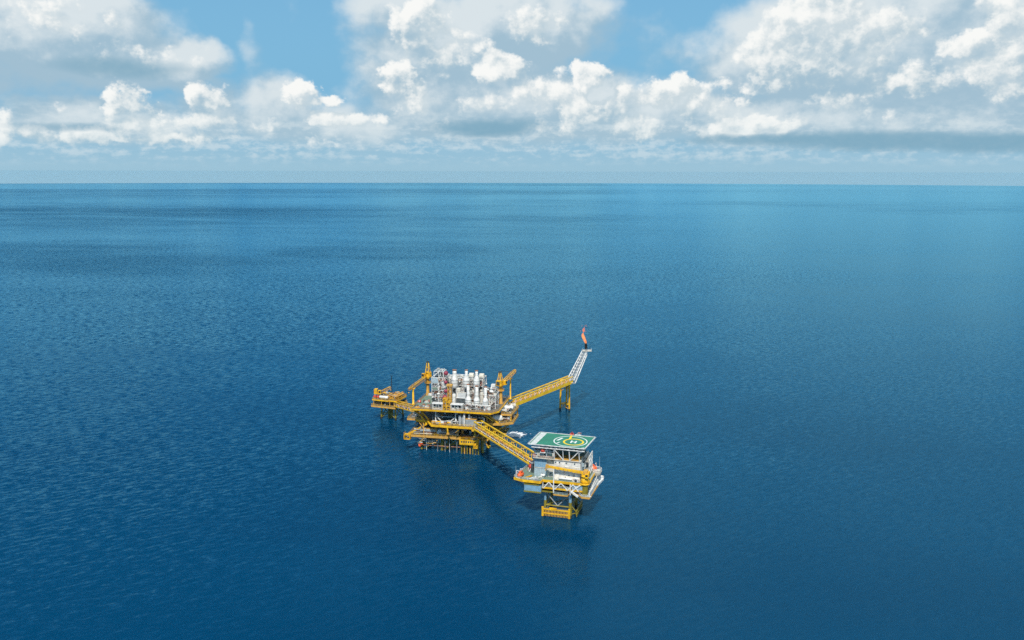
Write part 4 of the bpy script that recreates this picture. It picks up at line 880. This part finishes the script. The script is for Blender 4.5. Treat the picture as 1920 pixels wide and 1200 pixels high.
AB = thing('accommodation_block', 'white three-storey living quarters block with blue-grey left wing under the helideck', 'building', L, (0, 0, 18.5))
k = MB(); k.box(-3.1, 9.3, -6, 8.6, .02, 9.3, 'white'); k.box(-6.9, -3.1, -4.4, 8.6, .02, 9.3, 'cream')
for z in (3.1, 6.2): k.box(-3.1, 9.3, -6.1, -6, z - .12, z + .12, 'cream')
k.frustum((-3, 9.2, -7.3, -6.02), .02, (-3, 9.2, -6.3, -6.02), 1.9, 'cream'); k.build('wall', AB)
k = MB(); k.box(-13, -6.9, -4.8, 8.6, .02, 9.1, 'palegrey'); k.box(-12.7, -7.4, -4.95, -4.8, 4.6, 8.8, 'bluegrey')
for i in range(6): k.box(-12.9 + i * 1.12, -12.8 + i * 1.12, -5.0, -4.8, .1, 9, 'palegrey')
k.box(-13, -6.9, -5.02, -4.8, 4.2, 4.45, 'cream'); k.build('blue_grey_wing', AB)
k = MB(); k.box(9.31, 9.7, -5.6, 8.4, .1, 9.2, 'grey'); clutter(k, 9.75, 10.2, -5, 8, .5, 9, 50, 77, ('teal', 'grey', 'cream', 'dark', 'palegrey')); k.build('side_cladding', AB)
for z, xs in ((8.1, (-2.4, -.6, 2.6, 6.6, -4.6)), (5.0, (-5.4,)), (2.2, (4.0, 6.4)), (1.9, (-5.0,))):
    for x in xs:
        k = MB(); y = -4.4 if x < -3.1 else -6.0; k.box(x - .36, x + .36, y - .1, y + .02, z - .36, z + .36, 'palegrey'); w_ = k.build('window', AB)
        k = MB(); k.box(x - .26, x + .26, y - .13, y - .1, z - .26, z + .26, 'glass'); k.build('pane', w_)
k = MB(); k.box(-5.9, -5.0, -4.5, -4.4, .02, 2.1, 'grey'); k.build('door', AB)
k = MB(); k.box(-13.3, 9.6, -6.6, 8.9, 9.32, 9.6, 'cream'); k.box(-2.9, 8.8, -6.3, 8, 9.604, 9.66, 'ochre'); rf = k.build('roof', AB)
k = MB(); k.rail([(-13.2, -6.5, 9.6), (-3.2, -6.5, 9.6)], 'cream', 1.0, .06); k.rail([(-13.2, 8, 9.6), (-13.2, -6.5, 9.6)], 'cream', 1.0, .06); k.build('handrail', rf)
k = MB(); k.box(-12.4, -8.2, -5.6, 4, 9.62, 12.6, 'palegrey'); k.box(-7.6, -5, -5.0, 4, 9.62, 13.4, 'silver'); k.box(-4.8, -3.2, -5.4, 3, 9.62, 12.2, 'cream'); clutter(k, -12.8, -3.2, -6.3, -5.2, 9.8, 13.6, 60, 15, ('white', 'grey', 'cream', 'teal', 'palegrey', 'pink')); k.build('roof_machinery', rf)
k = MB(); k.box(-2.6, 8.8, 1, 7.6, 9.7, 15.2, 'teal'); k.build('roof_house', rf)
for x, y, h, lb in ((-5.8, -4.2, 3.2, 'red and white fan unit under the left front of the helideck'),):
    o = thing('vent_unit', lb, 'vent unit', L, (-8.4, -6.6, 31.0)); k = MB(); k.lathe((0, 0, 1), [(.1, -.9), (1.0, -.8), (1.1, 0), (.8, .8), (.1, .9)], 'red', 12, 'x'); k.build('drum', o); k = MB(); k.box(-1.3, 1.3, -.8, .8, -.1, .3, 'white'); k.bar((0, 0, -.1), (0, 1.2, -2.9), .25, 'white'); k.build('base', o)
# helideck
HZ = 35.2
HD = thing('helideck', 'green helideck with white circle, yellow ring and H, on white struts', 'helideck', L, (0, 0, HZ))
k = MB(); k.prism([(-14.7, -8.3), (11.4, -8.3), (12.9, 9.8), (-13.8, 10.2)], -.5, 0, 'heli'); k.build('deck_plate', HD)
k = MB(); k.prism([(-14.2, -8.0), (-11.5, -8.0), (-10.5, 9.8), (-13.4, 9.9)], .002, .012, 'helip'); k.build('apron_strip', HD)
k = MB(); k.prism([(9.6, -8.0), (11.1, -8.0), (11.2, -6.6)], .002, .012, 'helip'); k.build('apron_strip', HD)
def ring(cx, cy, r, w_, z, m, n=64):
    k = MB(); vs = []
    for i in range(n):
        t_ = 2 * math.pi * i / n; c, s_ = math.cos(t_), math.sin(t_); vs += [(cx + r * c, cy + r * s_, z), (cx + (r + w_) * c, cy + (r + w_) * s_, z)]
    k.add(vs, [(2 * i, 2 * i + 1, (2 * i + 3) % (2 * n), (2 * i + 2) % (2 * n)) for i in range(n)], m); return k
ring(3.1, .6, 7.5, .5, .008, 'line').build('white_circle', HD)
k = ring(4.7, -.1, 4.1, .85, .012, 'liney'); k.prism([(1.6, 3.55), (2.6, 4.35), (2.2, 9.4), (1.3, 9.4)], .005, .0125, 'liney'); k.build('touchdown_ring', HD)
k = MB(); k.box(3.3, 4.0, -1.7, 1.7, .006, .016, 'line'); k.box(5.4, 6.1, -1.7, 1.7, .006, .016, 'line'); k.box(4.0, 5.4, -.35, .35, .006, .016, 'line'); k.build('letter_h', HD)
k = MB(); k.prism([(-3.7, .1), (-2.7, .1), (-1.1, 4.4), (-2.1, 4.4)], .006, .016, 'line'); k.prism([(-2.8, -3.9), (-2.1, -3.9), (-1.1, -2.0), (-1.8, -2.0)], .006, .016, 'line'); k.build('white_mark', HD)
k = MB()
for a, c in (((-14.9, -8.5), (11.5, -8.5)), ((11.6, -8.5), (13.1, 10)), ((13.1, 10), (-13.9, 10.4)), ((-14.0, 10.4), (-14.9, -8.5))):
    k.bar((*a, -.12), (*c, -.12), .36, 'white', .34)
k.build('edge_frame', HD)
k = MB()
P4 = [(-14.9, -8.5), (11.5, -8.5), (13.1, 10), (-14.0, 10.4)]
for i in range(4):
    a, c = Vector((*P4[i], 0)), Vector((*P4[(i + 1) % 4], 0)); d = (c - a); nn = Vector((d.y, -d.x, 0)).normalized(); n = 13
    for j in range(n + 1): q = a.lerp(c, j / n); k.bar(q + Vector((0, 0, -.25)), q + nn * .5 + Vector((0, 0, .05)), .09, 'grey')
    k.bar(a + nn * .5 + Vector((0, 0, .05)), c + nn * .5 + Vector((0, 0, .05)), .1, 'white')
k.build('safety_net', HD)
k = MB()
for y in (-8.1, -2, 3, 8):
    k.bar((-13.6, y, -1.5), (11.6, y, -1.5), .34, 'white'); 
    for j in range(12): k.bar((-13.4 + j * 2.08, y, -.6 if j % 2 else -1.5), (-13.4 + j * 2.08 + 2.08, y, -1.5 if j % 2 else -.6), .2, 'white')
for x in (-13.4, -9, -4, 1, 6, 11.2): k.bar((x, -7.4, -.75), (x, 9.4, -.75), .35, 'grey'); k.bar((x, -8, -1.5), (x, 8, -1.5), .28, 'white')
k.build('deck_truss', HD)
for x in (-2.9, 1.3, 4.3, 8.9):
    k = MB(); k.bar((x, -6.3, -7.1), (x, -7.8, -1.5), .42 if x != 1.3 else .34, 'white'); k.build('strut', HD)
k = MB(); k.bar((-2.7, -7.7, -2.0), (1.2, -6.4, -6.9), .42, 'white'); k.build('diagonal_brace', HD); k = MB(); k.bar((8.8, -7.7, -2.0), (4.5, -6.4, -6.9), .42, 'white'); k.build('diagonal_brace', HD); k = MB(); k.bar((-13.4, -6.8, -1.9), (-11.4, -4.6, -5.6), .42, 'white'); k.build('diagonal_brace', HD); k = MB(); k.bar((-9.5, -5, -5.6), (-6, -6.6, -2), .3, 'white'); k.build('diagonal_brace', HD); k = MB(); k.bar((11.0, -6.6, -1.6), (9.2, -6.8, -2.6), .6, 'white'); k.build('diagonal_brace', HD)
for x in (-11, -3, 8.6):
    k = MB(); k.bar((x, 6, -7), (x, 6, -1.9), .45, 'palegrey'); k.build('strut', HD)
k = MB(); k.box(6.6, 9.4, 2, 7.6, -7, -.9, 'teal'); k.build('access_shaft', HD)
o = thing('fire_monitor', 'red fire monitor at the far edge of the green helideck', 'fire monitor', L, (1.6, 10.9, HZ))
k = MB(); k.box(-.9, .9, -.5, .6, -.4, .5, 'red'); k.build('base', o); k = MB(); k.tube((0, 0, .4), (0, -.2, 1.2), .35, 'red'); k.tube((0, -.2, 1.2), (.5, -1.2, 1.5), .28, 'maroon'); k.build('nozzle', o)
o = thing('windsock_stand', 'white windsock frame beside the red monitor on the helideck edge', 'windsock', L, (4.6, 10.9, HZ))
k = MB(); k.bar((-1.4, 0, .1), (1.6, 0, .1), .35, 'white'); k.bar((-1, 0, 0), (0, 0, 1.1), .14, 'white'); k.bar((1, 0, 0), (0, 0, 1.1), .14, 'white'); k.build('frame', o); k = MB(); k.lathe((.1, 0, 1.1), [(.32, 0), (.16, 1.6)], 'pink', 10, 'x'); k.build('sock', o)
# crane, stair tower, boats, rafts
o = thing('pedestal_crane', 'yellow crane at the helideck platform corner, long boom lying level across the white block', 'crane', L, (11.9, -7.4, 12.9))
k = MB(); k.lathe((0, 0, 0), [(1.5, 0), (1.5, 4.6), (1.7, 5.2)], 'olive', 16); k.lathe((0, 0, 5.2), [(2.3, 0), (2.3, .25), (1.6, .25)], 'yellow', 16); k.rail([(2.2 * math.cos(a), 2.2 * math.sin(a), 5.4) for a in [i * math.pi / 5 for i in range(11)]], 'yellow', 1.1, .07, 1.4); k.build('pedestal', o)
k = MB(); k.lathe((0, 0, 5.4), [(1.5, 0), (1.9, .6), (1.9, 2.4), (1.5, 2.7), (1.5, 3.2), (2.1, 3.3), (2.1, 3.7)], 'yellow', 16); k.box(-1.3, 2.1, -1.6, 1.6, 9.1, 10.9, 'yellow'); k.box(-.7, 1.2, -1.7, 1.7, 10.1, 11.6, 'ochre'); k.build('slewing_house', o)
k = MB(); k.box(.4, 1.9, -2.7, -1.6, 8.7, 10.6, 'yellow'); cb = k.build('cab', o); k = MB(); k.box(.6, 1.7, -2.76, -2.7, 9.5, 10.4, 'glass'); k.build('window', cb)
k = MB(); a, c = Vector((-.6, -.4, 10.6)), Vector((-18.6, -.6, 12.0)); k.bar(a, a.lerp(c, .3), 1.25, 'yellow', 1.2); k.bar(a.lerp(c, .3), a.lerp(c, .97), 1.0, 'yellow', .95); k.bar(a.lerp(c, .93), c, 1.2, 'ochre', 1.6)
for i in range(8): q = a.lerp(c, .08 + i * .11); k.box(q.x - .2, q.x + .2, q.y - .66, q.y - .5, q.z - .4, q.z + .4, 'ochre')
k.bar(a + Vector((0, .2, .8)), a.lerp(c, .5) + Vector((0, .2, .62)), .18, 'grey'); bo = k.build('boom', o)
k = MB(); k.tube(c, c + Vector((0, 0, -1.6)), .06, 'dark', 5); k.lathe(c + Vector((0, 0, -2.2)), [(.05, 0), (.3, .2), (.3, .6), (.05, .8)], 'yellow', 8); k.build('hook', bo)
k = MB()
for i in range(3): k.tube((-1.5 - .0 * i, -1 + i * .8, 9.4), (-1.7, -1 + i * .8, 8.2), .12, 'dark', 5)
k.build('hose', o)
o = thing('stair_tower', 'white zigzag stair tower at the right side of the quarters block', 'stair tower', L, (11.4, 4, 18.5))
k = MB()
for x in (-1, 1):
    for y in (-4.4, 3.4): k.bar((x, y, 0), (x, y, 10.4), .34, 'white')
    k.bar((x, -4.4, 10.2), (x, 3.4, 10.6), .34, 'white'); k.bar((x, -4.4, 5), (x, 3.4, 5), .3, 'white')
    for z in (0, 2.6, 5.1, 7.6): k.bar((x, -4.2, z + (0 if (z > 1) else .1)), (x, 3.2, z + 2.6), .32, 'white')
k.build('frame', o)
for i, z in enumerate((0.1, 2.6, 5.1, 7.6)):
    k = MB()
    for j in range(10):
        f = j / 10 if i % 2 else 1 - j / 10; k.box(-.8, .8, -4 + 7 * f - .3, -4 + 7 * f + .3, z + j * .26 - .05, z + j * .26, 'cream')
    k.build('stair_flight', o)
def lifeboat(lb, p, rz, m='orange', ln=5.2, r=1.25):
    o = thing('lifeboat', lb, 'lifeboat', L, p, rz)
    k = MB(); k.lathe((0, 0, 1.3), [(.1, -ln / 2), (r * .65, -ln * .42), (r, -ln * .22), (r, ln * .22), (r * .65, ln * .42), (.1, ln / 2)], m, 14, 'x'); k.build('hull', o)
    k = MB(); k.frustum((-ln * .2, ln * .25, -r * .6, r * .6), 2.3, (-ln * .12, ln * .18, -r * .45, r * .45), 3.0, m); cn = k.build('canopy', o)
    k = MB(); k.box(-ln * .1, ln * .15, -r * .62, -r * .5, 2.5, 2.8, 'glass'); k.build('window', cn)
    k = MB()
    for x in (-ln * .36, ln * .36): k.bar((x, r + .2, 0), (x, r + .2, 3.4), .3, 'white'); k.bar((x, r + .2, 3.4), (x, -.2, 3.6), .28, 'white'); k.box(x - .2, x + .2, -r * .8, r + .2, -.02, .3, 'white')
    k.build('davit', o); return o
lifeboat('orange lifeboat on white davits at the right end, beside the white stair tower', (11.9, 9.0, 18.9), 0)
lifeboat('orange-red lifeboat on its davit at the outer left corner of the deck', (-18.6, -8.6, 18.5), 70, ln=4.4, r=1.1)
o = thing('raft_canister', 'red round raft drum on a white frame by the dark left wall', 'drum', L, (-16.2, 1.6, 18.5)); k = MB(); k.lathe((0, 0, 2.2), [(.05, -1.5), (.9, -1.3), (1.25, -.7), (1.25, .7), (.9, 1.3), (.05, 1.5)], 'red', 14, 'y'); k.build('shell', o); k = MB(); k.bar((-.9, -1, 0), (-.9, -1, 2), .25, 'white'); k.bar((.9, -1, 0), (.9, -1, 2), .25, 'white'); k.bar((0, -3, .3), (0, 3, 3.6), .3, 'white'); k.bar((-1.2, -2.4, .6), (-1.2, 2.4, 3), .25, 'pink'); k.build('cradle', o)
k = MB(); k.box(-1.2, 1.2, -3.0, 3.0, 0, 4.6, 'dark'); o = one('machinery_hut', k, 'dark grey hut against the left end wall of the quarters', 'hut', L, (-14.3, 1.8, 18.5)); k = MB(); k.box(-1.35, 1.35, -3.2, 3.2, 4.6, 4.85, 'grey'); k.build('roof', o)
for x, y, rz, m, lb in ((-14.8, -8, 55, 'yellow', 'yellow beam lying on the left front deck'), (-12.8, -9.3, 52, 'white', 'white beam lying beside the yellow one on the left front deck'), (-10.2, -7.6, 50, 'white', 'white leaning beam before the blue-grey wing')):
    k = MB(); k.box(-1.9, 1.9, -.25, .25, .25, .75, m); o = one('steel_beam', k, lb, 'beam', L, (x, y, 18.5), rz); o['kind'] = 'thing'
    k = MB(); k.box(-1.5, -1.2, -.4, .4, 0, .25, 'grey'); k.box(1.2, 1.5, -.4, .4, 0, .25, 'grey'); k.build('chock', o)
h_vessel('storage_drum', 'small white tank between beams and the blue-grey wing', L, (-8.6, -5.9, 18.5), 1.6, .6, 'white')
skid('pump_skid', 'small pale skid at the left front deck edge of the helideck platform', L, (-11, -10.4, 18.5), 3.0, 1.4, 1.0, 'palegrey', 21, 'skid')
skid('pump_skid', 'white-piped skid at the foot of the crane on the helideck platform', L, (7.6, -7.3, 18.5), 2.6, 1.6, 1.3, 'white', 22, 'skid')
h_vessel('storage_drum', 'long pale pipe drum along the foot of the white wall', L, (2.6, -7.4, 18.5), 6.0, .5, 'white')
for p_, h, lb in (((-20.8, -9.2, 18.5), 5.6, 'thin pale whip aerial at the outer left corner of the helideck platform'), ((15.6, 9.4, 19.4), 6.6, 'thin pale whip aerial on the round right-end platform')):
    k = MB(); k.tube((0, 0, 0), (0, 0, h), .1, 'palegrey', 6, .05); o = one('whip_aerial', k, lb, 'aerial', L, p_); k = MB(); k.lathe((0, 0, 0), [(.3, 0), (.3, .5), (.1, .7)], 'grey', 8); k.build('base', o)

# ------------------------------------------------------------------ white water boiling up beside the process platform
fo = bpy.data.materials.new('white_water'); fo.use_nodes = True; t = fo.node_tree; b = t.nodes['Principled BSDF']
b.inputs['Base Color'].default_value = (.95, .96, .97, 1); b.inputs['Roughness'].default_value = .7
MAT['foam'] = fo
k = MB(); q = random.Random(5)
for _ in range(2600):                                                # churned crests and thrown drops
    c = q.choice([(0, -1.2, 1.0), (-1.6, .2, .8), (1.8, -.6, .9), (3.6, .4, .6), (-3.0, -.4, .5), (.6, 1.6, .6)])
    x, y = c[0] + q.gauss(0, 1.15), c[1] + q.gauss(0, 1.3); d = max(.05, 1 - math.hypot(x / 5.2, y / 4.6))
    s_ = q.uniform(.08, .34) * (.5 + d); h = q.uniform(.05, 1.0) * d * c[2]; z = q.uniform(0, 1.6) * d * d if q.random() < .35 else -.05
    k.lathe((x, y, z), [(s_, 0), (s_ * q.uniform(.7, 1.1), h * .5), (.02, h)], 'foam', 5)
for i in range(700):
    a, rr = q.uniform(0, 6.283), abs(q.gauss(0, .55)); x = math.cos(a) * rr * 5.6; y = math.sin(a) * rr * 4.6; s_ = q.uniform(.12, .5)
    k.add([(x + s_ * math.cos(t_) * 2, y + s_ * math.sin(t_), .03 + .0003 * i) for t_ in [j * 1.0472 for j in range(6)]], [(0, 1, 2, 3, 4, 5)], 'foam')
o = k.build('white_water'); o.location = (1.4, 507.5, 0.02); tag(o, 'white churned water beside the yellow bridge', 'foam', None, 'stuff')
